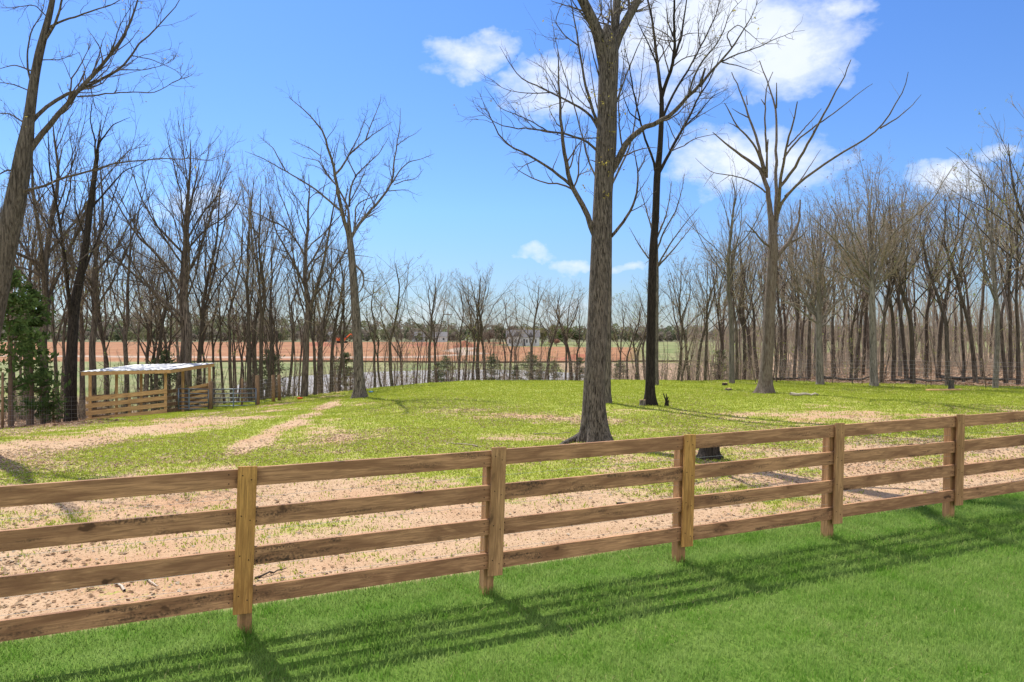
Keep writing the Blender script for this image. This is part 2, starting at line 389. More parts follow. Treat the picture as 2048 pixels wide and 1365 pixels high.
def fn(t, p):
    c = wp(t)
    A = lambda n: t.new('ShaderNodeAttribute', attribute_name=n).outputs['Fac']
    n_big = t.noise(c, .35, 5, .6); n_mid = t.noise(c, 2.4, 6, .65); n_fine = t.noise(c, 22, 6, .7); n_grit = t.noise(c, 90, 4, .7)
    soil = t.mix(t.ramp(n_mid, .3, .7), (.365, .235, .135), (.47, .325, .20))
    soil = t.mix(t.math('MULTIPLY', t.ramp(n_big, .5, .68), .6), soil, (.38, .185, .085))
    soil = t.mix(t.math('MULTIPLY', t.ramp(n_fine, .54, .70), .5), soil, (.20, .115, .065))
    soil = t.mix(t.math('MULTIPLY', t.ramp(n_grit, .60, .75), .3), soil, (.20, .11, .07))
    soil = t.mix(t.math('MULTIPLY', t.ramp(n_grit, .42, .25), .45), soil, (.52, .38, .25))
    n_c = t.noise(t.vmul(c, (1, 1.6, 1)), 42, 5, .75)
    soil = t.mix(t.math('MULTIPLY', t.ramp(n_c, .52, .62), .42), soil, (.60, .46, .31))
    soil = t.mix(t.math('MULTIPLY', t.ramp(n_c, .47, .37), .5), soil, (.22, .125, .07))
    gr = t.mix(t.ramp(n_fine, .35, .65), (.20, .24, .04), (.33, .35, .06))
    gr = t.mix(t.math('MULTIPLY', t.ramp(n_grit, .58, .7), .4), gr, (.10, .13, .03))
    gr = t.mix(t.math('MULTIPLY', t.ramp(n_mid, .55, .75), .5), gr, (.44, .40, .13))
    gm = t.ramp(t.math('ADD', A('grass'), t.math('MULTIPLY', t.math('SUBTRACT', n_fine, .5), 2.2)), .25, .68)
    k = t.mix(gm, soil, gr)
    # floor of the wood: old leaves
    fl = t.mix(t.ramp(n_fine, .3, .7), (.20, .125, .08), (.44, .30, .20))
    fl = t.mix(t.math('MULTIPLY', t.ramp(n_mid, .5, .7), .4), fl, (.25, .24, .08))
    k = t.mix(t.ramp(t.math('ADD', A('wood'), t.math('MULTIPLY', t.math('SUBTRACT', n_mid, .5), .5)), .35, .65), k, fl)
    # far country: rough grass, red clay, gravel
    sy = t.new('ShaderNodeSeparateXYZ'); t.inp(sy.inputs[0], c)
    far = t.ramp(sy.outputs[1], 60., 75.)
    fg = t.mix(t.ramp(t.noise(c, .12, 5), .35, .65), (.13, .165, .055), (.25, .235, .11))
    k = t.mix(t.math('MULTIPLY', far, t.math('SUBTRACT', 1., A('wood'))), k, fg)
    hill = t.ramp(sy.outputs[1], 312., 322.)
    k = t.mix(t.math('MULTIPLY', hill, .85), k, t.mix(t.ramp(t.noise(c, .05, 5), .4, .6), (.10, .11, .055), (.17, .15, .09)))
    lg = t.math('MULTIPLY', hill, 0.)
    rc = t.mix(t.ramp(t.noise(t.vmul(c, (.35, 1, 1)), .10, 6, .65), .35, .65), (.22, .085, .036), (.33, .165, .078))
    rc = t.mix(t.math('MULTIPLY', t.ramp(t.noise(t.vmul(c, (.15, 1, 1)), .22, 4), .52, .62), .55), rc, (.22, .065, .03))
    rc = t.mix(t.math('MULTIPLY', t.ramp(t.noise(t.vmul(c, (.5, 1, 1)), .9, 5, .7), .45, .62), .45), rc, (.40, .26, .14))
    rc = t.mix(t.math('MULTIPLY', t.ramp(t.noise(t.vmul(c, (.12, 1, 1)), .45, 5, .7), .55, .66), .6), rc, (.12, .07, .045))
    k = t.mix(A('red'), k, rc)
    k = t.mix(t.math('MULTIPLY', A('road'), .8), k, (.40, .32, .25))
    lw = t.mix(t.ramp(n_fine, .35, .65), (.07, .13, .02), (.13, .20, .035))
    k = t.mix(A('lawn'), k, lw)
    t.inp(p.inputs['Base Color'], k)
    hh = t.math('ADD', t.math('MULTIPLY', n_fine, 1.), t.math('MULTIPLY', n_grit, .35))
    t.inp(p.inputs['Normal'], t.bump(hh, .4, .02))
M['ground'] = mat('ground_soil_and_grass', fn, .95, .1)
go = link('ground', gme, M['ground']); tag(go, None, None, None, 'structure')

# pond
pv = []; rs = np.random.RandomState(5); n = 60
for k in range(n):
    a = 2 * math.pi * k / n; r = 1.12
    pv.append((-9 + 24 * math.cos(a) * r, 102 + 29.5 * math.sin(a) * r, -3.98))
pv.append((-9, 101, -3.98))
def fn(t, p):
    t.inp(p.inputs['Base Color'], (.33, .285, .22)); p.inputs['IOR'].default_value = 1.2
    t.inp(p.inputs['Normal'], t.bump(t.noise(t.vmul(wp(t), (1, .45, 1)), 2.2, 4), .25, .05))
M['water'] = mat('pond_water', fn, .35, .3)
po = link('pond_water', mesh_np('pond_water', pv, None, [(k, (k + 1) % n, n) for k in range(n)], smooth=False), M['water']); tag(po, None, None, None, 'structure')

# ------------------------------------------------------------ scattered ground cover (stuff)
def blades(name, P, hgt, wid, lean, rs, m):
    n = len(P); a = rs.rand(n) * 2 * np.pi; w_ = wid * (.6 + .8 * rs.rand(n)); h = hgt * (.45 + .9 * rs.rand(n))
    d = np.stack([np.cos(a), np.sin(a), 0 * a], 1); b = rs.rand(n) * 2 * np.pi
    l = np.stack([np.cos(b), np.sin(b), 0 * b], 1) * (h * lean * rs.rand(n))[:, None]
    up = np.array([0, 0, 1.]) * h[:, None]
    V = np.stack([P - d * w_[:, None] / 2, P + d * w_[:, None] / 2, P + d * w_[:, None] * .4 + l * .35 + up * .6, P - d * w_[:, None] * .4 + l * .35 + up * .6, P + l + up * .95], 1).reshape(-1, 3)
    i = np.arange(n)[:, None] * 5
    return link(name, mesh_np(name, V, i + np.array([[0, 1, 2, 3]]), i + np.array([[3, 2, 4]]), smooth=False), m)
def flakes(P, size, rs, tilt=.5):
    """little bent leaves lying about"""
    n = len(P); a = rs.rand(n) * 2 * np.pi; s = size * (.5 + rs.rand(n))
    t = (rs.rand(n, 3) - .5) * tilt
    x = np.stack([np.cos(a), np.sin(a), t[:, 0]], 1) * s[:, None] / 2; y = np.stack([-np.sin(a), np.cos(a), t[:, 1]], 1) * s[:, None] * .32
    P = P + np.array([0, 0, 1.]) * (s * .09)[:, None]
    V = np.stack([P - x, P - y + np.array([0, 0, .1]) * s[:, None], P + x, P + y + np.array([0, 0, .22]) * s[:, None]], 1).reshape(-1, 3)
    return V
rs = np.random.RandomState(1)
# lawn in front of the fence
n = 900000; X = rs.uniform(-8, 12.5, n); Y = rs.uniform(2.6, 13, n)
d = (X - FA[0]) * FN[0] + (Y - FA[1]) * FN[1]
ok = (d < .62 + .14 * vnoise(X * 3, Y * 3, 8, 2)) & (d > -5.5) & (abs(X) < .78 * Y + 3.2)
ok &= rs.rand(n) < 1
X, Y = X[ok], Y[ok]
P = np.stack([X, Y, gz(X, Y) - .004], 1)
hh = .052 * (.35 + 1.3 * vnoise(X * 1.2, Y * 1.2, 31, 6, 2.3, .7))
o = blades('lawn_grass', P, hh, .0055, 1.0, rs, M['blade_lawn']); tag(o, 'mown green lawn grass in front of the board fence', 'grass', None, 'stuff')
sel = rs.rand(len(X)) < .03 * (.4 + 1.2 * vnoise(X * 1.3, Y * 1.3, 77, 3))
sel2 = rs.rand(len(X)) < .07 * smooth(vnoise(X * 1.1, Y * 2.2, 78, 4), .4, .7)
o = blades('dead_lawn_grass', P[sel2], .035, .006, 2.2, rs, m_leaf('straw_blade', (.42, .38, .18), (.34, .34, .14), .3)); tag(o, 'straw coloured dead blades matted in the lawn', 'grass', None, 'stuff')
o = blades('tall_lawn_grass', P[sel], .10, .0048, 1.0, rs, m_leaf('pale_lawn_blade', (.32, .42, .11), (.24, .36, .07), .45)); tag(o, 'longer pale grass blades standing out of the lawn', 'grass', None, 'stuff')
# longer grass left by the mower round the posts
Pp = []
for i in range(-2, 10):
    c0 = FA + FU * (i * float(np.linalg.norm(FD))) + FN * .095; a_ = rs.rand(260) * 6.283; q = .06 + .10 * rs.rand(260) ** 1.5; Pp.append(np.stack([c0[0] + np.cos(a_) * q, c0[1] + np.sin(a_) * q, 0 * q], 1))
Pp = np.concatenate(Pp); o = blades('post_grass', Pp, .085, .005, .8, rs, M['blade_lawn']); tag(o, 'longer grass tufts round the feet of the fence posts', 'grass', None, 'stuff')
# paddock grass tufts
n = 700000; Y = 7 + 34 * rs.rand(n) ** 1.35; X = (rs.rand(n) * 2 - 1) * (.76 * Y + 2)
d = (X - FA[0]) * FN[0] + (Y - FA[1]) * FN[1]
gmk = grass_mask(X, Y) * (1 - wood_mask(X, Y))
ok = (d > .7) & (rs.rand(n) < gmk * .9 + .008); X, Y = X[ok], Y[ok]
P = np.stack([X, Y, gz(X, Y) - .004], 1)
o = blades('paddock_grass', P, .035 + .0006 * Y, .008 + .0004 * Y, .9, rs, M['blade_pad']); tag(o, 'patchy yellow green spring grass in the paddock', 'grass', None, 'stuff')
# dry leaves
n = 230000; Y = 6 + 31 * rs.rand(n) ** 1.1; X = (rs.rand(n) * 2 - 1) * (.76 * Y + 2)
d = (X - FA[0]) * FN[0] + (Y - FA[1]) * FN[1]
dens = smooth(vnoise(X * .35, Y * .35, 41, 4), .42, .65) * .9 + .12 + .35 * smooth(X, 0, 4) * (1 - smooth(Y, 13, 18)); dens *= (1 - .6 * smooth(Y, 24, 30)) * (.18 + .82 * smooth(d, 1.5, 5.5 - .35 * np.clip(X, 0, 8)))
ok = (d > .74) & (rs.rand(n) < dens); X, Y = X[ok], Y[ok]
V = flakes(np.stack([X, Y, gz(X, Y)], 1), .05, rs); i = np.arange(len(X))[:, None] * 4
o = link('leaf_litter', mesh_np('leaf_litter', V, i + np.array([[0, 1, 2, 3]]), None, rs.choice([0, 0, 1, 2], len(X)), smooth=False), [M['litter'], M['litter_b'], M['litter_c']]); tag(o, 'pale dry leaves scattered over the paddock', 'leaves', None, 'stuff')
n = 130000; Y = rs.uniform(24, 75, n); X = rs.uniform(-45, 55, n); ok = (rs.rand(n) < wood_mask(X, Y)) & (abs(X) < .72 * Y); X, Y = X[ok], Y[ok]
V = flakes(np.stack([X, Y, gz(X, Y)], 1), .13, rs, .8); i = np.arange(len(X))[:, None] * 4
o = link('forest_leaf_litter', mesh_np('forest_leaf_litter', V, i + np.array([[0, 1, 2, 3]]), smooth=False), M['litter_red']); tag(o, 'brown fallen leaves on the floor of the woods', 'leaves', None, 'stuff')
# chips and clods on the bare strip behind the fence
n = 70000; s = rs.uniform(-4, 12, n); d = .78 + 9 * rs.rand(n) ** 1.0; X = FA[0] + FU[0] * s + FN[0] * d; Y = FA[1] + FU[1] * s + FN[1] * d
V = flakes(np.stack([X, Y, gz(X, Y) - .002], 1), .019, rs, .7); i = np.arange(len(X))[:, None] * 4
o = link('bark_chips', mesh_np('bark_chips', V, i + np.array([[0, 1, 2, 3]]), None, rs.choice([0, 1, 1, 2], len(X)), smooth=False), [M['chip'], M['litter'], M['litter_b']]); tag(o, 'small brown chips strewn on the bare soil behind the fence', 'wood chips', None, 'stuff')

# ------------------------------------------------------------ board fence
fence = thing('board_fence', 'brown four-rail board fence running across the lawn edge', 'fence', (FA[0], FA[1], 0), math.atan2(FD[1], FD[0]))
SP = float(np.linalg.norm(FD)); LEAN = R_(2.0)
RT = [1.297, .987, .682, .375]
rr = random.Random(4)
def nail_slots(o, nb):
    o.data.materials.append(M['bark_dark'])
    for p in o.data.polygons:
        if min(p.vertices) >= nb: p.material_index = 1
for i in range(-3, 12):
    x = i * SP
    z = float(gz(*(FA + FU * x)))
    off = {0: .018, 1: -.045, 2: -.03, 3: -.05, 4: -.05}.get(i, 0)
    MB().box(-.05, .05, -.05, .05, -.3, 1.27, .004).build('post', M['wood_post'], fence, loc=(x + off, .095, 0), rot=(0, LEAN * .9, 0))
    top = 1.315 if i in (0, 2) else 1.325
    m_ = MB().box(-.07, .07, -.011, .011, 0, top - .185, .002); nb = len(m_.V)
    for zt in RT:
        for dx, dz in ((-.035, -.05), (.03, -.085)): m_.tube((dx, -.0145, zt + dz - .185), (dx, -.0113, zt + dz - .185), .0045, n=8)
    ob = m_.build('batten', M['wood_post_orange' if i in (0, 2) else 'wood_post'], fence, loc=(x - .006, -.014, .185), rot=(0, LEAN, 0)); nail_slots(ob, nb)
    if i < 11:
        for r, zt in enumerate(RT):
            hgt = .14 + rr.uniform(-.003, .003)
            m_ = MB().box(0, SP - .006, -.0165, .0165, -hgt, 0, .002); nb = len(m_.V)
            for dx in (.095, SP - .105):
                for dz in (-.035, -.105): m_.tube((dx, -.020, dz), (dx + .001, -.0168, dz), .0045, n=8)
            o = m_.build('rail', M['wood_rail'], fence, loc=(x + .003, .025, zt + rr.uniform(-.006, .006)), rot=(0, rr.uniform(-.003, .003), 0)); nail_slots(o, nb)

mb = MB()
for zw in (.40, .52, .66, .80, .93, 1.06, 1.2): mb.tube((-3 * SP, .05, zw), (11 * SP, .05, zw), .0013, n=4, cap=False)
mb.build('wire', M['wire'], fence)

# ------------------------------------------------------------ tree machinery
class Tubes:
    def __init__(s): s.g = {}
    def add(s, P, Rr, sides):
        """P (B,N,3), Rr (B,N)"""
        if len(P): s.g.setdefault((P.shape[1], sides), []).append((P, Rr))
    def arrays(s):
        Vs, Qs = [], []; b = 0
        for (N, n), lst in s.g.items():
            P = np.concatenate([a for a, _ in lst]); Rr = np.concatenate([r for _, r in lst]); B = len(P)
            T = np.gradient(P, axis=1); T /= np.linalg.norm(T, axis=2, keepdims=True) + 1e-9
            m = T.mean(1); ref = np.where(np.abs(m[:, 2:3]) > .7, np.array([[1., .17, 0]]), np.array([[0, .1, 1.]]))
            ref = np.broadcast_to(ref[:, None, :], P.shape)
            Nn = ref - (ref * T).sum(2, keepdims=True) * T; Nn /= np.linalg.norm(Nn, axis=2, keepdims=True) + 1e-9
            Bn = np.cross(T, Nn); a = np.arange(n) * 2 * np.pi / n
            V = P[:, :, None, :] + Rr[:, :, None, None] * (np.cos(a)[None, None, :, None] * Nn[:, :, None, :] + np.sin(a)[None, None, :, None] * Bn[:, :, None, :])
            Vs.append(V.reshape(-1, 3))
            base = b + (np.arange(B) * N * n)[:, None, None] + (np.arange(N - 1) * n)[None, :, None]
            j = np.arange(n)[None, None, :]; j2 = (j + 1) % n
            Qs.append(np.stack([base + j, base + j2, base + n + j2, base + n + j], -1).reshape(-1, 4)); b += B * N * n
        return np.concatenate(Vs), np.concatenate(Qs)
def unit(v): return v / (np.linalg.norm(v, axis=-1, keepdims=True) + 1e-9)
def grow(S, D, L, r0, N, rs, wig=.15, up=.06, tipr=.15, power=.9):
    B = len(S); P = np.zeros((B, N, 3)); P[:, 0] = S; d = unit(D); st = (L / (N - 1))[:, None]
    for k in range(1, N):
        d = unit(d + rs.randn(B, 3) * wig + np.array([0, 0, up])); P[:, k] = P[:, k - 1] + d * st
    t = np.linspace(0, 1, N)[None, :]
    return P, r0[:, None] * (tipr + (1 - tipr) * (1 - t) ** power)
def plen(P): return np.linalg.norm(np.diff(P, axis=1), axis=2).sum(1)
def spawn(P, Rr, per_m, tmin, tmax, ang, lr, rr_, N, rs, wig=.15, up=.06, minr=.003, asd=.2, lmin=.1, lmax=99, tipr=.25, expo=.5, flat=None):
    """side branches of a set of branches; per_m of them per metre of parent"""
    L = plen(P); cnt = rs.poisson(np.maximum(per_m * L * (tmax - tmin), .0)); idx = np.repeat(np.arange(len(P)), cnt); B = len(idx)
    if B == 0: return np.zeros((0, N, 3)), np.zeros((0, N))
    t = rs.uniform(tmin, tmax, B); n0 = P.shape[1] - 1; f = t * n0; i0 = np.minimum(f.astype(int), n0 - 1); fr = (f - i0)[:, None]
    A = P[idx, i0]; C = P[idx, i0 + 1]; S = A + (C - A) * fr; T = unit(C - A); rp = Rr[idx, i0] * (1 - fr[:, 0]) + Rr[idx, i0 + 1] * fr[:, 0]
    rv = rs.randn(B, 3); rv[:, 2] += .25; rv = unit(rv - (rv * T).sum(1, keepdims=True) * T)
    a = ang + rs.randn(B) * asd
    D = T * np.cos(a)[:, None] + rv * np.sin(a)[:, None]
    Lc = np.clip(L[idx] * lr * (1 - expo * t) * rs.uniform(.5, 1.25, B), lmin, lmax)
    r = np.maximum(np.minimum(rp * rr_, Lc * .022 + .002), minr)
    return grow(S, D, Lc, r, N, rs, wig, up, tipr)
def leafs(P, rs, per, size, jit=.05):
    """small faces near branch tips"""
    n = int(len(P) * per)
    if n == 0: return np.zeros((0, 3))
    i = rs.randint(0, len(P), n); k = rs.randint(P.shape[1] // 2, P.shape[1], n); C = P[i, k] + rs.randn(n, 3) * jit
    a = unit(rs.randn(n, 3)); b = unit(np.cross(a, rs.randn(n, 3))); s = (size * rs.uniform(.5, 1.3, n))[:, None]
    return np.stack([C - a * s, C - b * s * .5, C + a * s, C + b * s * .5], 1).reshape(-1, 3)
def crown_mesh(name, tb, Lv):
    if tb.g: V, Q = tb.arrays()
    else: V, Q = np.zeros((0, 3)), np.zeros((0, 4), int)
    mi = np.zeros(len(Q)); nl = len(Lv) // 4
    if nl:
        q = len(V) + np.arange(nl)[:, None] * 4 + np.array([[0, 1, 2, 3]])
        V = np.concatenate([V, Lv]); Q = np.concatenate([Q, q]); mi = np.concatenate([mi, np.ones(nl)])
    return mesh_np(name, V, Q, None, mi)
def trunk_mesh(name, C, Rd, sides, flare=.9, fh=.5, lobes=5, seed=0, ridges=.03, tb=None, extra=None):
    """trunk with root flare: C (N,3) centre line, Rd (N) radii, rings resampled densely"""
    rs = np.random.RandomState(seed); s = np.concatenate([[0], np.cumsum(np.linalg.norm(np.diff(C, axis=0), axis=1))])
    n = 70; q = np.concatenate([np.linspace(0, fh * 1.5, 16)[:-1], np.linspace(fh * 1.5, s[-1], n - 15)])
    P = np.stack([np.interp(q, s, C[:, k]) for k in range(3)], 1); r = np.interp(q, s, Rd)
    for _ in range(3): P[1:-1] = (P[:-2] + 2 * P[1:-1] + P[2:]) / 4
    a = np.arange(sides) * 2 * np.pi / sides; ph = rs.rand(4) * 6.28
    lob = .5 + .5 * np.cos(lobes * a + ph[0] + .6 * np.sin(a * 2 + ph[1])); fl = np.exp(-q / (fh * .42))[:, None]
    RR = r[:, None] * (1 + flare * fl * (.35 + 1.0 * lob[None, :] ** 1.4)) * (1 + ridges * (vnoise(a[None, :] * 3.3 + 9, q[:, None] * 1.3, seed + 1, 3) - .5) * 4)
    T = unit(np.gradient(P, axis=0)); ref = np.array([1., 0, 0]); Nn = unit(ref - (T @ ref)[:, None] * T); Bn = np.cross(T, Nn)
    V = P[:, None, :] + RR[:, :, None] * (np.cos(a)[None, :, None] * Nn[:, None, :] + np.sin(a)[None, :, None] * Bn[:, None, :])
    V = V.reshape(-1, 3); i = (np.arange(n - 1) * 0 + np.arange(n - 1))[:, None] * sides; j = np.arange(sides)[None, :]; j2 = (j + 1) % sides
    Q = np.stack([i + j, i + j2, i + sides + j2, i + sides + j], -1).reshape(-1, 4)
    if tb is not None and tb.g:
        V2, Q2 = tb.arrays(); Q = np.concatenate([Q, Q2 + len(V)]); V = np.concatenate([V, V2])
    return mesh_np(name, V, Q)

class Hero:
    """a tree whose trunk and main limbs follow the photographed one; limbs also run towards and away from the camera"""
    def __init__(s, px, py, Y, seed):
        s.Y = Y; s.rs = np.random.RandomState(seed); s.seed = seed
        X = (px - 1024) / F * Y; s.o = np.array([X, Y, float(gz(X, Y))]); s.known = []; s.limbs = []; s.trunk = None
    def w(s, p, d): return np.array([(p[0] - 1024) / F * d, d, H + (HZ - p[1]) / F * d]) - s.o
    def set_trunk(s, pts):
        """pts: (px,py,width px)"""
        C = np.array([s.w(p, s.Y) for p in pts]); C[0, 2] = -.25; r = np.array([p[2] / F * s.Y / 2 for p in pts])
        s.trunk = (C, r); 
        for a, b in zip(pts[:-1], pts[1:]):
            for t in np.linspace(0, 1, 8): s.known.append((a[0] + (b[0] - a[0]) * t, a[1] + (b[1] - a[1]) * t, s.Y))
    def limb(s, pts, w0, w1=1., dz=None, N=18, wig=.012):
        K = np.array(s.known); i = np.argmin((K[:, 0] - pts[0][0]) ** 2 + (K[:, 1] - pts[0][1]) ** 2); d0 = K[i, 2]
        p = np.array(pts, float); sl = np.concatenate([[0], np.cumsum(np.hypot(*np.diff(p, axis=0).T))]); Lm = sl[-1] / F * s.Y
        if dz is None: dz = s.rs.choice([-1, 1]) * s.rs.uniform(.15, .55)
        q = np.linspace(0, sl[-1], N); px = np.interp(q, sl, p[:, 0]); py = np.interp(q, sl, p[:, 1]); t = q / sl[-1]
        for _ in range(1): px[1:-1] = (px[:-2] + 2 * px[1:-1] + px[2:]) / 4; py[1:-1] = (py[:-2] + 2 * py[1:-1] + py[2:]) / 4
        dd = d0 + dz * Lm * (t ** 1.15) + np.sin(t * 7 + s.rs.rand() * 6) * Lm * .02 * t
        P = np.array([s.w((a, b), d) for a, b, d in zip(px, py, dd)]); P[1:] += s.rs.randn(N - 1, 3) * wig * Lm / 6
        r = np.interp(t, [0, 1], [w0, w1]) ; r = (w1 * .55 + (w0 * .9 - w1 * .55) * (1 - t) ** .95) / F * s.Y / 2
        s.limbs.append((P, r))
        for k in range(N): s.known.append((px[k], py[k], dd[k]))
    def build(s, name, label, bark, twig, bud, dens=1., twigs=True, bud_n=.5, bud_s=.03, group=None, flare=.9, lobes=5, fh=.5, sides=24, ridges=.03, cat='tree', l2=.32, extra=None):
        rs = s.rs; e = thing(name, label, cat, tuple(s.o), 0, group)
        P = np.array([a for a, _ in s.limbs]); Rr = np.array([b for _, b in s.limbs])
        tb = Tubes(); tb.add(P, Rr, 8)
        link('trunk', trunk_mesh('trunk', *s.trunk, sides, flare, fh, lobes, s.seed, ridges, tb), bark, e)
        if not twigs: return e, P, Rr
        c = Tubes()
        dens = dens * 1.4; P2, R2 = spawn(P, Rr, 2.5 * dens, .10, .98, .72, l2 * 1.2, .42, 9, rs, .17, .06, .006, lmin=.5, lmax=3.0, tipr=.2)
        P3, R3 = spawn(P2, R2, 3.2 * dens, .12, 1, .72, .5, .55, 6, rs, .19, .05, .004, lmin=.25, lmax=1.2)
        Pa, Ra = spawn(P, Rr, 1.6 * dens, .3, 1, .8, .12, .3, 6, rs, .2, .04, .0045, lmin=.3, lmax=1.)
        P4, R4 = spawn(np.concatenate([P3, Pa]), np.concatenate([R3, Ra]), 4.2 * dens, .1, 1, .7, .5, .7, 4, rs, .22, .03, .003, lmin=.12, lmax=.5)
        c.add(P2, R2, 5); c.add(P3, R3, 4); c.add(Pa, Ra, 4); c.add(P4, R4, 3)
        L = leafs(P4, rs, bud_n, bud_s, .03)
        if extra: c.add(extra[0], extra[1], 4); L = np.concatenate([L, extra[2]])
        link('crown', crown_mesh('crown', c, L), [twig, bud], e)
        return e, P, Rr

def z3(pts, ox, oy, k): return [(ox + a / k, oy + b / k) for a, b in pts]

# ---- big oak in front (right of centre)
t = Hero(1195, 885, 16.2, 3)
t.set_trunk([(1193, 890, 52), (1190, 850, 47), (1188, 800, 42), (1190, 750, 42), (1192, 700, 41.5), (1195, 640, 40), (1197, 585, 39), (1201, 520, 40), (1203, 460, 39), (1205, 400, 37), (1209, 340, 39), (1212, 290, 41), (1214, 240, 39), (1215, 190, 38), (1217, 140, 40), (1216, 95, 42), (1215, 72, 34), (1212, 50, 6)])
Z = lambda p: z3(p, 900, 0, 2.481)
t.limb(Z([(772, 340), (752, 240), (730, 150), (690, 60), (650, -10), (610, -90), (560, -220), (530, -420), (515, -600)]), 31, 10, -.2, wig=.004)
t.limb(Z([(785, 340), (806, 250), (835, 180), (885, 85), (925, 15), (960, -60), (1010, -200), (1090, -420), (1110, -600)]), 25, 8, .2, wig=.004)
t.limb(Z([(782, 330), (800, 230), (818, 150), (825, 60), (828, -20), (835, -120), (820, -300), (850, -560)]), 24, 8, .35, wig=.004)
t.limb(Z([(720, 1175), (690, 1090), (640, 990), (600, 920), (580, 830), (565, 740), (552, 620), (545, 500), (538, 400), (535, 250)]), 14, 2.5, -.25)
t.limb(Z([(596, 918), (540, 870), (490, 830), (430, 795), (360, 755), (290, 725), (240, 670), (210, 610), (160, 500)]), 7, 1.5, -.3)
t.limb(Z([(430, 795), (370, 820), (320, 870)]), 2.5, 1)
t.limb(Z([(740, 760), (690, 705), (640, 685), (560, 665), (480, 650), (400, 640), (320, 640), (240, 620), (190, 590), (130, 540)]), 6, 1.2, -.4)
t.limb(Z([(480, 650), (400, 600), (330, 570), (250, 540), (170, 430)]), 3, 1)
t.limb(Z([(740, 650), (700, 570), (640, 530), (570, 495), (500, 460), (430, 425), (360, 400), (320, 350), (270, 270), (245, 230)]), 6.5, 1.3, .3)
t.limb(Z([(500, 460), (430, 465), (340, 460), (260, 440), (215, 400)]), 3, 1)
t.limb(Z([(740, 640), (700, 520), (670, 420), (655, 320), (635, 220), (620, 100), (600, 0), (560, -90)]), 7.5, 2, -.15)
t.limb(Z([(745, 400), (712, 280), (690, 180), (670, 130)]), 4, 1)
t.limb(Z([(640, 230), (570, 180), (520, 110), (560, 0), (590, -80)]), 3, 1)
t.limb(Z([(790, 870), (840, 790), (870, 720), (910, 665), (960, 635), (1030, 610), (1080, 585), (1130, 540), (1180, 480), (1240, 430), (1265, 340)]), 17, 7, -.25)
t.limb(Z([(1240, 430), (1290, 360), (1340, 310), (1400, 240), (1450, 160), (1500, 80), (1530, 0)]), 6.5, 1.5, -.2)
t.limb(Z([(1340, 310), (1420, 270), (1520, 240), (1600, 200), (1700, 160), (1760, 150)]), 3.5, 1, .2)
t.limb(Z([(1180, 480), (1210, 380), (1260, 290), (1320, 230), (1360, 150), (1390, 60), (1450, 0)]), 5, 1.2, -.4)
t.limb(Z([(1350, 310), (1440, 330), (1540, 370)]), 3, 1)
t.limb(Z([(1400, 240), (1370, 170), (1430, 120), (1490, 170), (1560, 230)]), 3, 1)
t.limb(Z([(800, 1175), (860, 1105), (905, 1030), (930, 950), (935, 850), (915, 760), (905, 680)]), 8, 1.5, -.3)
t.limb(Z([(930, 860), (965, 800), (975, 740)]), 3, 1)
t.limb(Z([(855, 735), (840, 640), (835, 520), (850, 400), (870, 250)]), 4, 1, -.5)
t.limb(Z([(740, 810), (700, 795), (665, 795)]), 3, 1.2, .1)
t.limb(Z([(770, 690), (730, 685), (650, 690), (560, 680), (450, 640)]), 3, 1, -.4)
rsO = np.random.RandomState(12); hz_o = rsO.uniform(5.2, 9.5, 46); cx_o = np.interp(hz_o, t.trunk[0][:, 2], t.trunk[0][:, 0]); az_o = rsO.uniform(-2.8, -.3, 46)
Ps, Rs = grow(np.stack([cx_o + .2 * np.cos(az_o), .2 * np.sin(az_o), hz_o], 1), np.stack([np.cos(az_o), np.sin(az_o), rsO.uniform(-.2, .8, 46)], 1), rsO.uniform(.15, .5, 46), np.full(46, .005), 5, rsO, .25, .05, .4)
oak, _, _ = t.build('oak_tree', 'large grey oak with a thick furrowed trunk just behind the fence', M['bark_oak'], M['twig_dark'], M['bud_gold'], .85, bud_n=.22, bud_s=.03, flare=1.15, fh=.8, sides=64, ridges=.035, lobes=5, extra=(Ps, Rs, leafs(Ps, rsO, 4, .03, .05)))
# surface root running left from the big oak
rb = Tubes(); o0 = t.o
rp = np.array([[*G(1170, 877)], [*G(1150, 882)], [*G(1128, 889)], [*G(1105, 898)]]); rp = np.array([[a, b, float(gz(a, b)) + h] for (a, b), h in zip(rp, (.10, .05, .02, -.04))]) - o0
rb.add(rp[None], np.array([[.11, .07, .05, .02]]), 8); V_, Q_ = rb.arrays(); link('root', mesh_np('root', V_, Q_), M['bark_oak'], oak)

# ---- tree hidden behind the oak
t = Hero(1211, 808, 25, 5)
t.set_trunk([(1211, 812, 24), (1212, 760, 19), (1214, 640, 18), (1216, 520, 16), (1218, 380, 14), (1222, 240, 11), (1230, 120, 8), (1240, 0, 5)])
for p in ([(1218, 420), (1180, 330), (1150, 220), (1120, 120), (1100, 20)], [(1219, 380), (1262, 290), (1280, 180), (1290, 80)], [(1222, 300), (1190, 200), (1175, 90)], [(1224, 230), (1260, 130), (1300, 40)], [(1228, 160), (1210, 60), (1190, -40)]):
    t.limb(p, 5, 1.3)
t.build('bare_tree', 'bare tree almost hidden behind the trunk of the large oak', M['bark_grey'], M['twig_dark'], M['bud_gold'], .4, bud_n=.1, flare=.8, fh=.5, group='trees standing in the paddock')

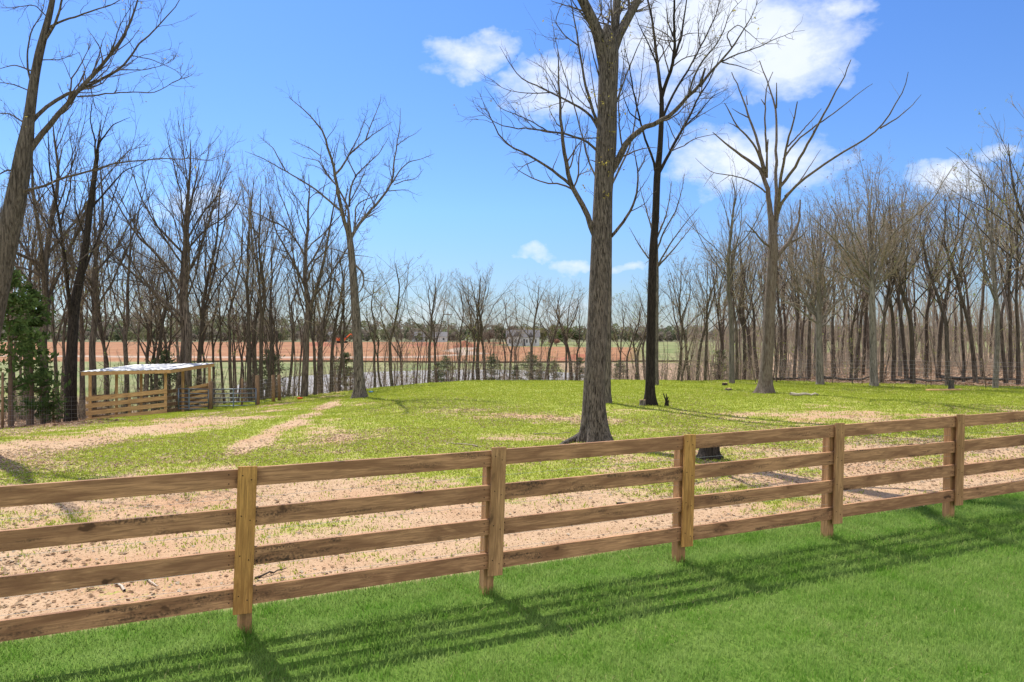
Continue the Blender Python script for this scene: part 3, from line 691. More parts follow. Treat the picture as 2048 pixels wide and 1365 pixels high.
# ---- dark tree
t = Hero(1299, 812, 24.4, 7)
t.set_trunk([(1299, 815, 21), (1300, 780, 19), (1301, 700, 18), (1303, 600, 17), (1306, 500, 15.5), (1311, 440, 14.5), (1314, 350, 13.5), (1320, 300, 11), (1323, 240, 10), (1324, 200, 9), (1321, 173, 6)])
t.limb(Z([(1052, 500), (1045, 430), (1030, 330), (1015, 200), (1005, 90), (980, 0), (960, -80), (920, -220)]), 9, 3)
t.limb(Z([(1030, 870), (1070, 800), (1110, 720), (1150, 640), (1200, 560), (1230, 480), (1270, 430), (1320, 330), (1350, 250)]), 8, 2)
t.limb(Z([(1052, 480), (1080, 400), (1110, 300), (1115, 200), (1110, 100), (1115, 0), (1120, -100), (1100, -260)]), 9, 3)
t.limb(Z([(1112, 290), (1150, 180), (1160, 100), (1175, 0), (1200, -120)]), 6, 2)
t.limb(Z([(1018, 850), (1000, 760), (960, 670), (940, 600), (915, 480), (890, 330), (870, 250), (855, 160)]), 6, 1.3)
t.limb(Z([(1055, 590), (1100, 480), (1160, 380), (1190, 330), (1240, 240), (1280, 160), (1330, 60), (1340, 0), (1370, -100)]), 6, 2)
t.limb(Z([(1030, 330), (990, 230), (940, 130), (910, 50)]), 4, 1.2)
t.limb(Z([(1150, 640), (1230, 570), (1300, 480), (1380, 440)]), 4, 1)
t.limb(Z([(940, 600), (890, 560), (860, 480), (840, 380)]), 3, 1)
t.limb(Z([(1115, 200), (1080, 110), (1070, 0)]), 4, 1)
t.limb(Z([(1240, 240), (1230, 130), (1260, 20)]), 3, 1)
t.build('bare_tree', 'slim tree with a near-black trunk right of the large oak', M['bark_dark'], M['twig_dark'], M['bud_gold'], .85, bud_n=.10, bud_s=.035, flare=1.5, fh=.7, group='trees standing in the paddock')
bpy.data.objects  # noqa

# ---- grey tree behind the dark one
t = Hero(1312, 768, 36, 9)
t.set_trunk([(1312, 770, 11), (1312, 700, 9.5), (1313, 600, 8.5), (1314, 540, 7), (1313, 480, 5), (1312, 420, 3.5), (1310, 350, 2)])
for p in (Z([(1030, 1320), (1080, 1230), (1150, 1130), (1200, 1070), (1235, 1030)]), Z([(1030, 1300), (990, 1290), (940, 1220), (890, 1130)]), Z([(1025, 1250), (1060, 1150), (1120, 1050), (1150, 950), (1165, 860)]),
          Z([(1020, 1200), (985, 1080), (950, 960), (940, 900)]), Z([(1028, 1180), (1070, 1080), (1090, 980), (1100, 900)]), Z([(1025, 1330), (1100, 1250), (1180, 1150), (1225, 1090)])):
    t.limb(p, 4.5, 1.2)
t.build('bare_tree', 'grey bare tree directly behind the near-black trunk', M['bark_grey'], M['twig'], M['bud_green'], .8, bud_n=.05, flare=.7, fh=.5, group='trees standing in the paddock')

# ---- broken dead tree
Z = lambda p: z3(p, 1350, 100, 2.731)
t = Hero(1530, 783, 30.3, 11)
t.set_trunk([(1529, 787, 25), (1532, 740, 24), (1537, 680, 22.5), (1539, 620, 21), (1541, 580, 20.5), (1545, 520, 20), (1546, 495, 20), (1546, 470, 17), (1544, 450, 5)])
E = [([(530, 1010), (520, 900), (510, 800), (492, 700), (470, 660), (440, 625), (400, 600), (350, 570), (300, 530), (250, 490), (205, 450)], 15, 3),
     ([(490, 690), (470, 600), (440, 530), (400, 480), (350, 430), (310, 370), (290, 320), (270, 290)], 6.5, 2.5), ([(492, 670), (460, 540), (430, 430), (400, 370), (380, 290), (345, 200), (310, 125)], 7.5, 3),
     ([(500, 700), (502, 620), (503, 560), (508, 490)], 7, 4.5), ([(545, 1010), (550, 800), (552, 600), (553, 400), (550, 320), (530, 230), (500, 170), (480, 100), (460, 58)], 10, 3),
     ([(553, 320), (555, 250), (555, 180)], 4.5, 3), ([(500, 560), (493, 440), (492, 300), (500, 200), (535, 120)], 5, 2.5), ([(555, 930), (565, 850), (577, 700), (600, 580), (620, 480), (650, 390), (670, 285)], 9, 3.5),
     ([(572, 750), (640, 670), (700, 560), (750, 470), (790, 390), (840, 300), (900, 200), (940, 110), (960, 58)], 7, 2.5), ([(590, 600), (660, 500), (760, 420), (850, 360), (950, 280), (1020, 225), (1080, 185)], 4.5, 1.5),
     ([(560, 900), (580, 820), (640, 760), (720, 690), (840, 605), (950, 545), (1050, 480), (1120, 430), (1180, 340), (1230, 260), (1280, 160), (1278, 120)], 7, 2), ([(1120, 430), (1220, 370), (1300, 300), (1345, 245)], 3.5, 1.2),
     ([(600, 800), (680, 720), (740, 630), (795, 545)], 4, 1.5), ([(545, 1150), (575, 1100), (610, 1070), (650, 1000), (680, 930), (680, 870), (685, 820)], 11, 5), ([(640, 1050), (690, 1020), (720, 985)], 5, 2.5),
     ([(530, 1080), (500, 1065), (470, 1040), (440, 1000), (380, 935)], 6, 2.5), ([(440, 1000), (400, 990), (375, 992)], 3, 2), ([(495, 780), (475, 760), (430, 730), (370, 700), (300, 685), (210, 675), (160, 640), (110, 590)], 4, 1),
     ([(615, 530), (680, 460), (760, 370), (800, 320)], 3.5, 2), ([(400, 370), (350, 345), (310, 320)], 3, 1.5), ([(395, 300), (390, 250)], 3, 2), ([(350, 430), (320, 410), (290, 398)], 3, 1.5), ([(490, 300), (470, 270)], 3, 2), ([(535, 1010), (590, 1012)], 4, 2.5)]
for p, a, b in E: t.limb(Z(p), a, b)
t.limb(Z([(300, 685), (250, 720), (210, 760)]), 1.5, .7); t.limb(Z([(210, 675), (180, 710), (155, 750)]), 1.5, .7)
e, P, Rr = t.build('dead_tree', 'dead tree with snapped grey limbs and peeling bark in the open paddock', M['bark_dead'], M['twig'], M['bud_gold'], twigs=False, flare=1.5, fh=.7, lobes=4)
c = Tubes(); P2, R2 = spawn(P, Rr, .35, .4, 1, .8, .16, .4, 5, t.rs, .15, .05, .006, lmin=.2, lmax=.8); c.add(P2, R2, 4); link('crown', crown_mesh('crown', c, np.zeros((0, 3))), [M['twig'], M['twig']], e)

# ---- lone tree left of centre
Z = lambda p: z3(p, 400, 150, 2.73)
t = Hero(720, 797, 31, 13)
t.set_trunk([(720, 799, 22), (718, 760, 20), (716, 700, 18.5), (713, 650, 18), (709, 590, 16), (705, 530, 14), (701, 490, 13), (698, 468, 11), (698, 450, 8), (697, 430, 4)])
B = [([(815, 900), (800, 840), (770, 740), (755, 650), (740, 560), (735, 520), (715, 450), (695, 390), (670, 310), (640, 260), (590, 215), (540, 170), (490, 125)], 9.5, 1.5),
     ([(765, 740), (700, 680), (630, 625), (560, 580), (490, 540), (430, 505), (380, 475), (330, 450), (245, 418)], 5, 1.2), ([(465, 520), (430, 460), (400, 400), (350, 360), (315, 325)], 3, 1),
     ([(738, 545), (780, 500), (810, 440), (850, 405), (900, 360), (940, 330), (1000, 290), (1050, 255)], 5, 1.2), ([(905, 355), (930, 280), (960, 210), (985, 150), (988, 105)], 2.8, 1), ([(815, 430), (870, 330), (900, 240), (915, 200)], 2.8, 1),
     ([(815, 870), (812, 750), (800, 700), (770, 650), (745, 600), (690, 540), (655, 460), (665, 390)], 6.5, 1.5), ([(815, 720), (820, 620), (850, 550), (890, 510), (930, 470), (980, 430), (1030, 340)], 5, 1.2),
     ([(850, 550), (815, 480), (790, 430), (785, 330)], 3, 1), ([(820, 690), (870, 600), (910, 500), (940, 440)], 3, 1), ([(825, 890), (870, 810), (920, 750), (970, 700), (1020, 640), (1050, 590), (1060, 480), (1070, 390), (1090, 310), (1095, 180)], 8, 1.2),
     ([(1050, 590), (1090, 520), (1140, 475), (1210, 460), (1280, 430)], 3.5, 1), ([(1060, 600), (1110, 580), (1180, 565), (1220, 515)], 2.5, 1), ([(1030, 635), (1080, 630), (1130, 628), (1170, 650)], 2.5, 1),
     ([(845, 850), (850, 720), (880, 690), (950, 665), (1010, 640)], 4.5, 1.5), ([(730, 590), (660, 510), (600, 490), (570, 495)], 2.5, 1), ([(690, 540), (650, 470), (560, 450), (500, 420)], 2.5, 1), ([(655, 440), (600, 400), (530, 370), (490, 350)], 2.2, 1),
     ([(820, 985), (760, 960), (700, 945), (640, 935)], 3, 1), ([(835, 985), (900, 990), (950, 1000)], 2, .8), ([(840, 1030), (890, 1080), (895, 1140), (875, 1185), (858, 1190)], 5, 4), ([(890, 1120), (930, 1128), (975, 1132)], 2, 1),
     ([(1070, 390), (1120, 350), (1180, 320), (1210, 290)], 2.2, .8), ([(835, 800), (870, 860), (900, 900)], 1.5, .7), ([(1045, 560), (1030, 490), (1050, 420)], 2, .8)]
for p, a, b in B: t.limb(Z(p), a, b)
t.build('bare_tree', 'lone bare tree with a wide open crown beside the worn path', M['bark_grey'], M['twig_dark'], M['bud_gold'], .85, bud_n=.02, flare=1.5, fh=.65, lobes=4, l2=.24, group='trees standing in the paddock')

# ---- leaning tree at the left edge
t = Hero(-62, 880, 17, 17)
t.set_trunk([(-62, 885, 48), (-42, 760, 46), (-19, 640, 45), (-1, 545, 44), (17, 470, 41), (32, 400, 37), (43, 335, 33), (51, 290, 29), (58, 240, 20), (68, 160, 17), (82, 90, 15), (97, 40, 12), (105, 5, 10), (118, -90, 7), (125, -220, 4)])
A = [([(52, 312), (75, 278), (100, 245), (140, 205), (165, 168), (195, 140), (222, 115), (255, 60), (275, 10), (290, -60)], 14, 3), ([(58, 252), (85, 215), (110, 200), (150, 185), (180, 170), (205, 160), (240, 138), (262, 112), (290, 75), (330, 40), (358, 5), (375, -30)], 9, 1.8),
     ([(155, 194), (200, 190), (250, 184), (310, 187), (345, 165), (385, 150)], 4, 1), ([(45, 383), (80, 375), (130, 355), (180, 342), (230, 328), (290, 320), (350, 316), (425, 322)], 6, 1.2), ([(98, 55), (130, 40), (190, 20), (230, 8), (265, -20)], 5, 1.5),
     ([(90, 80), (110, 50), (125, 0), (140, -80)], 7, 2), ([(64, 170), (55, 140), (55, 100), (62, 60), (85, 30), (92, -20)], 5, 1.5), ([(55, 250), (20, 228), (-30, 225)], 4, 2), ([(42, 345), (15, 340), (-30, 365)], 4.5, 2.5),
     ([(195, 140), (225, 100), (240, 50), (270, 0)], 4, 1.2), ([(235, 140), (290, 140), (330, 130), (345, 118)], 3, 1), ([(262, 112), (300, 118), (350, 140), (380, 170)], 2.5, 1), ([(72, 145), (30, 130), (-10, 140)], 4, 1.5), ([(75, 120), (120, 120), (160, 105)], 3, 1),
     ([(65, 185), (30, 170), (0, 165), (-40, 180)], 3, 1.5), ([(230, 328), (260, 300), (300, 290)], 2.2, 1), ([(100, 40), (70, 10), (30, 15), (0, 15)], 3, 1), ([(180, 170), (190, 215), (215, 240)], 2.5, 1)]
for p, a, b in A: t.limb(p, a, b)
t.build('leaning_tree', 'tall leaning tree cut by the left edge of the picture', M['bark_grey'], M['twig_dark'], M['bud_gold'], .9, bud_n=.22, bud_s=.028, flare=.9, fh=.6, sides=32, l2=.26)

# ---- fan-shaped grey trees before the right-hand wood
def fan(px, py, Y, seed, pts, fork_y, top, half, label, bark, n=16):
    t = Hero(px, py, Y, seed); t.set_trunk(pts); rs = t.rs
    for k in range(n):
        f = (k + .5) / n * 2 - 1; ang = f * half; y0 = fork_y + rs.uniform(-10, 30) * 1. - (1 - abs(f)) * rs.uniform(10, 90)
        x0 = np.interp(-y0, [-p[1] for p in pts], [p[0] for p in pts]); hh_ = (y0 - top) * (1 - .28 * abs(f)) * rs.uniform(.7, 1.05)
        q = [(x0, y0)]
        for j in range(1, 6):
            u = j / 5; q.append((x0 + ang * (u ** .8) + rs.randn() * 5, y0 - hh_ * (u ** 1.1) + rs.randn() * 3))
        t.limb(q, rs.uniform(2.6, 4.8), .9, wig=.035)
    return t, label, bark
t, lb, bk = fan(1640, 770, 37, 21, [(1640, 771, 14.5), (1639, 730, 13.5), (1638, 680, 12.5), (1637, 640, 12), (1638, 580, 9), (1640, 520, 4), (1642, 450, 1)], 640, 385, 115, '', M['bark_pale'])
t.limb([(1637, 650), (1600, 620), (1565, 600), (1545, 560)], 4, 1.5); t.limb([(1640, 640), (1680, 600), (1720, 580)], 4, 1.5)
t.build('spreading_tree', 'pale grey spreading tree right of the dead tree, at the wood edge', bk, M['twig'], M['leaf_rust'], 1.1, bud_n=.12, bud_s=.05, flare=.8, group='fan-crowned trees at the wood edge', l2=.25)
t, lb, bk = fan(1747, 775, 35.5, 23, [(1748, 777, 15.5), (1747, 730, 14), (1746, 670, 13), (1744, 610, 12.5), (1744, 570, 11), (1743, 500, 6), (1739, 430, 3.5), (1745, 360, 1)], 575, 300, 130, '', M['bark_pale'], 18)
t.limb([(1746, 580), (1782, 466), (1819, 440), (1848, 418), (1866, 397), (1881, 378), (1895, 345), (1915, 325)], 6, 1.4, -.2)
t.limb([(1743, 575), (1690, 500), (1640, 450), (1610, 420)], 5, 1.4, -.3); t.limb([(1743, 590), (1670, 540), (1610, 520), (1570, 510)], 4, 1.2, .3)
t.build('spreading_tree', 'tall grey tree with a high fan crown, behind the middle of the right fence', bk, M['twig'], M['leaf_rust'], 1.1, bud_n=.14, bud_s=.05, flare=.8, group='fan-crowned trees at the wood edge', l2=.25)

# ---- forked dark tree behind the shelter's left end
t = Hero(141, 822, 33, 25)
t.set_trunk([(141, 824, 23), (141, 780, 22), (142, 740, 21), (146, 655, 19), (152, 596, 17), (164, 538, 15), (173, 479, 13), (182, 400, 11), (192, 330, 9), (196, 290, 4), (203, 240, 1)])
for p, a, b in (([(144, 650), (138, 602), (135, 552), (126, 494), (120, 450), (105, 380), (95, 300), (98, 230)], 10, 1), ([(152, 600), (163, 560), (185, 500), (215, 440), (240, 350), (255, 330)], 6, 1.5), ([(180, 420), (215, 380), (250, 340), (280, 330), (310, 310)], 5, 1.2),
                ([(192, 330), (190, 280), (180, 240), (185, 200)], 5, 1.5), ([(196, 290), (225, 250), (260, 235)], 4, 1.2), ([(126, 494), (90, 440), (60, 400), (40, 330)], 4, 1.2), ([(120, 450), (140, 380), (145, 300), (135, 240)], 4, 1.2), ([(173, 479), (150, 420), (150, 350), (160, 290)], 4, 1.2)):
    t.limb(p, a, b)
t.build('forked_tree', 'dark forked tree on the left beside the end of the wooden shelter', M['bark_dark'], M['twig_dark'], M['bud_green'], .6, bud_n=.3, bud_s=.04, flare=.9)

# ------------------------------------------------------------ repeated woodland trees
def variant(seed, Hh, r0, clear, nl, ang, dens, bud, lean=0., fork=False, l1=.5):
    rs = np.random.RandomState(seed); N = 14
    P = np.zeros((1, N, 3)); d = unit(np.array([lean, 0, 1.])); st = Hh * 1.02 / (N - 1); 
    for k in range(1, N):
        d = unit(d + rs.randn(3) * (.05 if k < clear * N else .17) + np.array([-d[0] * .15, -d[1] * .15, .12])); P[0, k] = P[0, k - 1] + d * st
    P[0, :, 2] -= .3
    tt = np.linspace(0, 1, N); Rr = (r0 * (1 - tt) ** .75 * .93 + .012)[None]
    mains, mr = [P], [Rr]
    tl = np.linspace(clear, .93, nl) + rs.uniform(-.02, .02, nl); f = np.clip(tl, 0, .98) * (N - 1); i0 = f.astype(int)
    S = P[0, i0] + (P[0, i0 + 1] - P[0, i0]) * (f - i0)[:, None]; az = rs.rand() * 6 + np.arange(nl) * 2.4 + rs.randn(nl) * .4
    a = ang * rs.uniform(.7, 1.2, nl); D = np.stack([np.cos(az) * np.sin(a), np.sin(az) * np.sin(a), np.cos(a)], 1)
    L = Hh * (1 - tl) * .9 * rs.uniform(.75, 1.1, nl) + Hh * l1 * .28
    rr0 = np.interp(tl, tt, Rr[0]) * rs.uniform(.3, .5, nl)
    P1, R1 = grow(S, D, L, rr0, 10, rs, .13, .055, .15, .9)
    if fork:
        S = P[0, 5:6]; Pf, Rf = grow(S, np.array([[.35 * rs.choice([-1, 1]), .1, 1.]]), np.array([Hh * .6]), Rr[0, 5:6] * .75, 10, rs, .06, .1, .15); P1 = np.concatenate([P1, Pf]); R1 = np.concatenate([R1, Rf])
    tb = Tubes(); tb.add(P1, R1, 6)
    tm = trunk_mesh('trunk', P[0], Rr[0], 10, .7, .4, 4, seed, .02, tb)
    c = Tubes()
    P2, R2 = spawn(P1, R1, 1.9 * dens, .15, .97, .62, .38, .55, 7, rs, .14, .07, .008, lmin=.4, lmax=2.2)
    Pt, Rt = spawn(P, Rr, .9 * dens, clear * .55, .97, .9, .10, .25, 5, rs, .15, .05, .007, lmin=.4, lmax=1.4)
    P2b, R2b = P2, R2
    P3, R3 = spawn(np.concatenate([P2, Pt[:, :]]) if P2.shape[1] == Pt.shape[1] else P2, R2, 3.0 * dens, .1, 1, .65, .5, .6, 5, rs, .18, .05, .005, lmin=.2, lmax=1.)
    P3t, R3t = spawn(Pt, Rt, 3.0 * dens, .15, 1, .7, .45, .6, 5, rs, .18, .03, .005, lmin=.2, lmax=.8)
    P3 = np.concatenate([P3, P3t]); R3 = np.concatenate([R3, R3t])
    P4, R4 = spawn(P3, R3, 3.2 * dens, .1, 1, .65, .55, .7, 3, rs, .2, .04, .0042, lmin=.14, lmax=.5)
    c.add(P2, R2, 4); c.add(Pt, Rt, 4); c.add(P3, R3, 3); c.add(P4, R4, 3)
    cm = crown_mesh('crown', c, leafs(P4, rs, bud[0], bud[1], .06))
    return tm, cm
def sapling(seed, Hh, bud):
    rs = np.random.RandomState(seed); ns = 1 + rs.randint(0, 3)
    D = np.stack([rs.randn(ns) * .12, rs.randn(ns) * .12, np.ones(ns)], 1)
    P, Rr = grow(np.stack([rs.randn(ns) * .06, rs.randn(ns) * .06, np.full(ns, -.1)], 1), D, np.full(ns, Hh) * rs.uniform(.7, 1, ns), np.full(ns, .022), 10, rs, .06, .05, .25)
    tb = Tubes(); tb.add(P, Rr, 6); V, Q = tb.arrays(); tm = mesh_np('trunk', V, Q)
    c = Tubes(); P2, R2 = spawn(P, Rr, 4.2, .12, 1, 1.05, .30, .5, 6, rs, .12, .03, .006, lmin=.4, lmax=1.7, expo=.6)
    P3, R3 = spawn(P2, R2, 4., .15, 1, .75, .45, .6, 4, rs, .15, .02, .004, lmin=.15, lmax=.6)
    P4, R4 = spawn(P3, R3, 3., .15, 1, .75, .5, .7, 3, rs, .15, .02, .0035, lmin=.1, lmax=.3)
    c.add(P2, R2, 4); c.add(P3, R3, 3); c.add(P4, R4, 3)
    return tm, crown_mesh('crown', c, leafs(np.concatenate([P4]), rs, bud[0], bud[1], .08))
NB, BG, BR = (0.4, .034), (1.0, .045), (.55, .06)
VAR = {}   # kind -> list of (trunk, crown, height, trunk radius)
def addv(kind, n, Hh, r0, clear, nl, ang, dens, bud, tw, lf, bark, **kw):
    L = VAR.setdefault(kind, [])
    for k in range(n):
        tm, cm = variant(100 + 17 * len(L) + sum(map(ord, kind)), Hh, r0, clear, nl, ang, dens, bud, lean=(.1 if k % 2 else -.06), fork=(k % 3 == 1), **kw)
        tm.materials.append(bark); cm.materials.append(tw); cm.materials.append(lf); L.append((tm, cm, Hh, r0))
addv('thick', 4, 11, .23, .34, 14, .78, 1.2, (.35, .032), M['twig_dark'], M['bud_tan'], M['bark_wood'])
addv('mid', 5, 10, .14, .38, 13, .74, 1.2, (.45, .034), M['twig'], M['bud_tan'], M['bark_wood'])
addv('slim', 5, 9, .085, .42, 10, .6, .95, NB, M['twig'], M['bud_tan'], M['bark_wood'])
addv('green', 4, 9, .10, .35, 12, .65, .9, (1.7, .045), M['twig'], M['bud_green'], M['bark_wood'])
addv('rust', 2, 9, .11, .40, 12, .55, .9, (.8, .06), M['twig'], M['leaf_rust'], M['bark_wood'])
addv('pale', 3, 11, .15, .40, 14, .55, .85, (.1, .05), M['twig'], M['leaf_rust'], M['bark_pale'])
SAP = []
for k in range(7):
    b = (2.2, .05) if k in (2, 5) else (.12, .05); tm, cm = sapling(300 + k, 3.6, b)
    tm.materials.append(M['bark_wood']); cm.materials.append(M['twig']); cm.materials.append(M['bud_green'] if k in (2, 5) else M['bud_tan']); SAP.append((tm, cm, 3.6, .03))
R3 = random.Random(99)
def place(name, var, loc, height, label, cat, group, wide=1.):
    tm, cm, Hh, _ = var; s = height / Hh
    e = thing(name, label, cat, loc, R3.uniform(0, 6.28), group); e.scale = (s * wide, s * wide, s)
    if cat in ('tree', 'sapling'): e.rotation_euler.x = R3.gauss(0, .035); e.rotation_euler.y = R3.gauss(0, .035)
    link('trunk', tm, None, e); link('crown', cm, None, e); return e
ORD = ['first', 'second', 'third', 'fourth', 'fifth', 'sixth', 'seventh', 'eighth', 'ninth', 'tenth', 'eleventh', 'twelfth', 'thirteenth', 'fourteenth', 'fifteenth']
# (px, base row or distance, trunk width px, top row, kind)
ROW = [(60, 36, 12, 380, 'mid'), (92, 34.5, 22, 215, 'thick'), (118, 40, 9, 420, 'slim'), (186, 37, 16, 290, 'thick'), (215, 43, 8, 430, 'green'), (255, 40, 12, 395, 'mid'), (288, 44, 8, 470, 'slim'), (315, 42, 10, 520, 'mid'), (357, 39, 16, 300, 'thick'), (376, 38.5, 20, 262, 'thick'), (393, 41, 11, 330, 'mid'), (425, 45, 6, 480, 'slim'),
       (450, 44, 6, 500, 'rust'), (466, 43, 8, 400, 'mid'), (501, 40, 10, 340, 'mid'), (512, 44, 8, 400, 'slim'), (524, 40, 10, 365, 'mid'), (534, 42, 8, 430, 'rust'), (553, 45, 5, 520, 'slim'), (576, 42, 7, 480, 'slim'), (608, 38.8, 17, 335, 'thick'), (630, 39.5, 8, 500, 'mid'),
       (643, 41, 9, 470, 'mid'), (663, 41.5, 9, 480, 'mid'), (678, 44, 7, 520, 'slim'), (690, 42, 7, 510, 'slim'), (751, 42, 7, 560, 'slim'), (764, 43, 7, 600, 'slim'), (785, 42, 8, 520, 'green'), (806, 46, 6, 610, 'slim'), (833, 47, 6, 640, 'slim'), (858, 43, 8, 545, 'mid'), (872, 45, 6, 560, 'slim'),
       (916, 45, 5, 560, 'slim'), (929, 46, 6, 590, 'slim'), (946, 45, 6, 545, 'slim'), (957, 44, 10, 548, 'mid'), (971, 46, 7, 570, 'rust'), (1008, 48, 8, 620, 'slim'), (1021, 50, 5, 590, 'slim'), (1032, 48, 5, 660, 'slim'), (1062, 44, 8, 565, 'mid'), (1089, 46, 6, 590, 'rust'), (1097, 47, 5, 620, 'slim'),
       (1133, 48, 8, 590, 'slim'), (1143, 48, 10, 572, 'mid'), (1152, 49, 7, 600, 'slim'), (1240, 46, 6, 610, 'slim'), (1258, 48, 5, 600, 'green'), (1279, 43, 8, 575, 'green'), (1272, 46, 6, 600, 'slim'), (1292, 50, 6, 560, 'green'),
       (1355, 42, 7, 540, 'slim'), (1366, 48, 6, 560, 'green'), (1380, 44, 7, 515, 'rust'), (1394, 43, 8, 530, 'mid'), (1411, 41, 7, 500, 'rust'), (1436, 46, 7, 500, 'green'), (1464, 38, 13, 350, 'pale'), (1473, 41, 8, 430, 'mid'), (1487, 43, 9, 470, 'mid'), (1500, 48, 7, 480, 'green'), (1517, 45, 8, 440, 'mid'),
       (1563, 46, 8, 430, 'rust'), (1588, 44, 7, 420, 'mid'), (1600, 50, 8, 400, 'pale'), (1617, 42, 9, 410, 'mid'), (1666, 45, 8, 420, 'mid'), (1702, 42, 7, 470, 'green'), (1711, 43, 9, 420, 'mid'), (1725, 47, 7, 380, 'rust'), (1763, 38.5, 9, 400, 'mid'), (1787, 40, 10, 390, 'mid'), (1800, 45, 9, 360, 'pale'),
       (1813, 42, 10, 370, 'mid'), (1824, 38, 12, 380, 'mid'), (1850, 44, 9, 400, 'green'), (1876, 43, 10, 370, 'mid'), (1895, 35.5, 11, 400, 'green'), (1927, 39, 7, 390, 'slim'), (1952, 38, 11, 370, 'mid'), (1968, 44, 9, 340, 'green'), (1990, 33.5, 12, 330, 'pale'), (2012, 38, 10, 350, 'mid'), (2022, 42, 9, 310, 'green'), (2037, 37, 8, 320, 'mid'), (2070, 35, 12, 230, 'green'), (2100, 33, 14, 260, 'mid')]
SEG = [(0, 'left of the wooden shelter'), (150, 'rising behind the wooden shelter'), (435, 'behind the metal gate'), (600, 'just left of the lone paddock tree'), (720, 'right of the lone paddock tree'), (900, 'left of the white house'),
       (1050, 'between white house and large oak'), (1200, 'between oak and black trunk'), (1330, 'between black trunk and dead tree'), (1540, 'between dead tree and tall fan tree'), (1750, 'right of the tall fan-crowned tree'), (1905, 'right of the grey stump')]
LOOK = dict(thick='thick-trunked bare tree', mid='bare tree', slim='slender bare tree', green='pale green budding tree', rust='rusty-leaved tree', pale='pale-barked bare tree')
cnt = {}
for px, Yd, wpx, top, kind in sorted(ROW):
    s = [q for q in SEG if q[0] <= px][-1]; n_ = cnt[s] = cnt.get(s, 0) + 1
    X, Y, z = base_at(px, Yd); height = H + (HZ - top) / F * Yd - z; r = wpx / F * Yd / 2
    L = VAR[kind]; var = L[R3.randrange(len(L))]; sc_ = height / var[2]; wide = min(max((r * .88 / var[3]) / sc_, .65), 1.35)
    place('bare_tree' if kind not in ('green', 'rust') else {'green': 'budding_tree', 'rust': 'rusty_tree'}[kind], var, (X, Y, z), height,
          f'{LOOK[kind]}, {ORD[n_ - 1]} from left in row {s[1]}', 'tree', 'row of trees along the paddock edge', wide)
# deeper trees of the right-hand wood, the left-hand wood and the pond bank
def scatter(n, pr, yr, tops, kinds, label, group, seed, name='wood_tree', cat='tree', sap=False, off=0):
    rg = random.Random(seed); k = 0
    while k < n:
        px = rg.uniform(*pr); Y = rg.uniform(*yr); X, Y, z = base_at(px, Y); k += 1
        if sap: place(name, rg.choice(SAP), (X, Y, z), rg.uniform(*tops), label, cat, group)
        else:
            kd = rg.choice(kinds); top = np.interp(px, tops[0], tops[1]) + rg.uniform(-25, 45)
            place(name, rg.choice(VAR[kd]), (X, Y, z), H + (HZ - top) / F * Y - z, label, cat, group, rg.uniform(.6, .9))
scatter(46, (1380, 2150), (48, 95), ([1350, 1500, 1700, 1900, 2150], [545, 480, 440, 415, 390]), ['mid', 'slim', 'green', 'slim', 'green', 'pale', 'rust'], 'bare tree standing deep inside the right-hand wood', 'trees deep in the right-hand wood', 7)
scatter(26, (-60, 420), (44, 62), ([0, 150, 420], [400, 430, 520]), ['mid', 'slim', 'green', 'slim', 'rust'], 'bare tree deep in the left-hand wood behind the shelter', 'trees deep in the left-hand wood', 8)
scatter(24, (430, 700), (46, 58), ([400, 720], [530, 590]), ['slim', 'slim', 'green', 'rust'], 'slender tree on the bank beyond the gate', 'thin trees on the pond bank', 9)
scatter(20, (730, 1180), (50, 62), ([700, 1200], [630, 640]), ['slim'], 'thin tree on the bank in front of the pond', 'thin trees on the pond bank', 10)
scatter(70, (1330, 2080), (37, 62), (2.2, 5.0), None, 'bare sapling in the brush under the right-hand wood', 'saplings in the right-hand wood', 11, 'sapling', 'sapling', True)
scatter(34, (10, 440), (37, 50), (2., 4.6), None, 'bare sapling in the brush behind the shelter', 'saplings in the left-hand wood', 12, 'sapling', 'sapling', True)
scatter(120, (440, 1330), (43, 56), (1.8, 3.9), None, 'thin sapling along the far edge of the paddock', 'saplings along the pond bank', 13, 'sapling', 'sapling', True)

# far depth of the right-hand wood: uncountable trunks and brush in one object
rs = np.random.RandomState(77); tb = Tubes(); n = 900
px = rs.uniform(1360, 2300, n); Y = rs.uniform(60, 150, n); X = (px - 1024) / F * Y; z = gz(X, Y)
Hh = rs.uniform(5, 9.5, n) * (.8 + Y / 260)
P, Rr = grow(np.stack([X, Y, z - .2], 1), np.stack([rs.randn(n) * .06, rs.randn(n) * .05, np.ones(n)], 1), Hh, rs.uniform(.03, .08, n), 8, rs, .06, .05, .2)
tb.add(P, Rr, 5); P2, R2 = spawn(P, Rr, 1.1, .15, 1, .7, .25, .5, 5, rs, .14, .06, .014, lmin=.5, lmax=2.4); tb.add(P2, R2, 3)
P3, R3_ = spawn(P2, R2, 1.6, .1, 1, .7, .5, .6, 3, rs, .15, .05, .009, lmin=.3, lmax=1.1); tb.add(P3, R3_, 3)
o = link('far_wood', crown_mesh('far_wood', tb, leafs(P3, rs, .25, .12, .2)), [M['twig'], M['bud_green']]); tag(o, 'dense brush and trunks in the depth of the right-hand wood', 'woods', None, 'stuff')
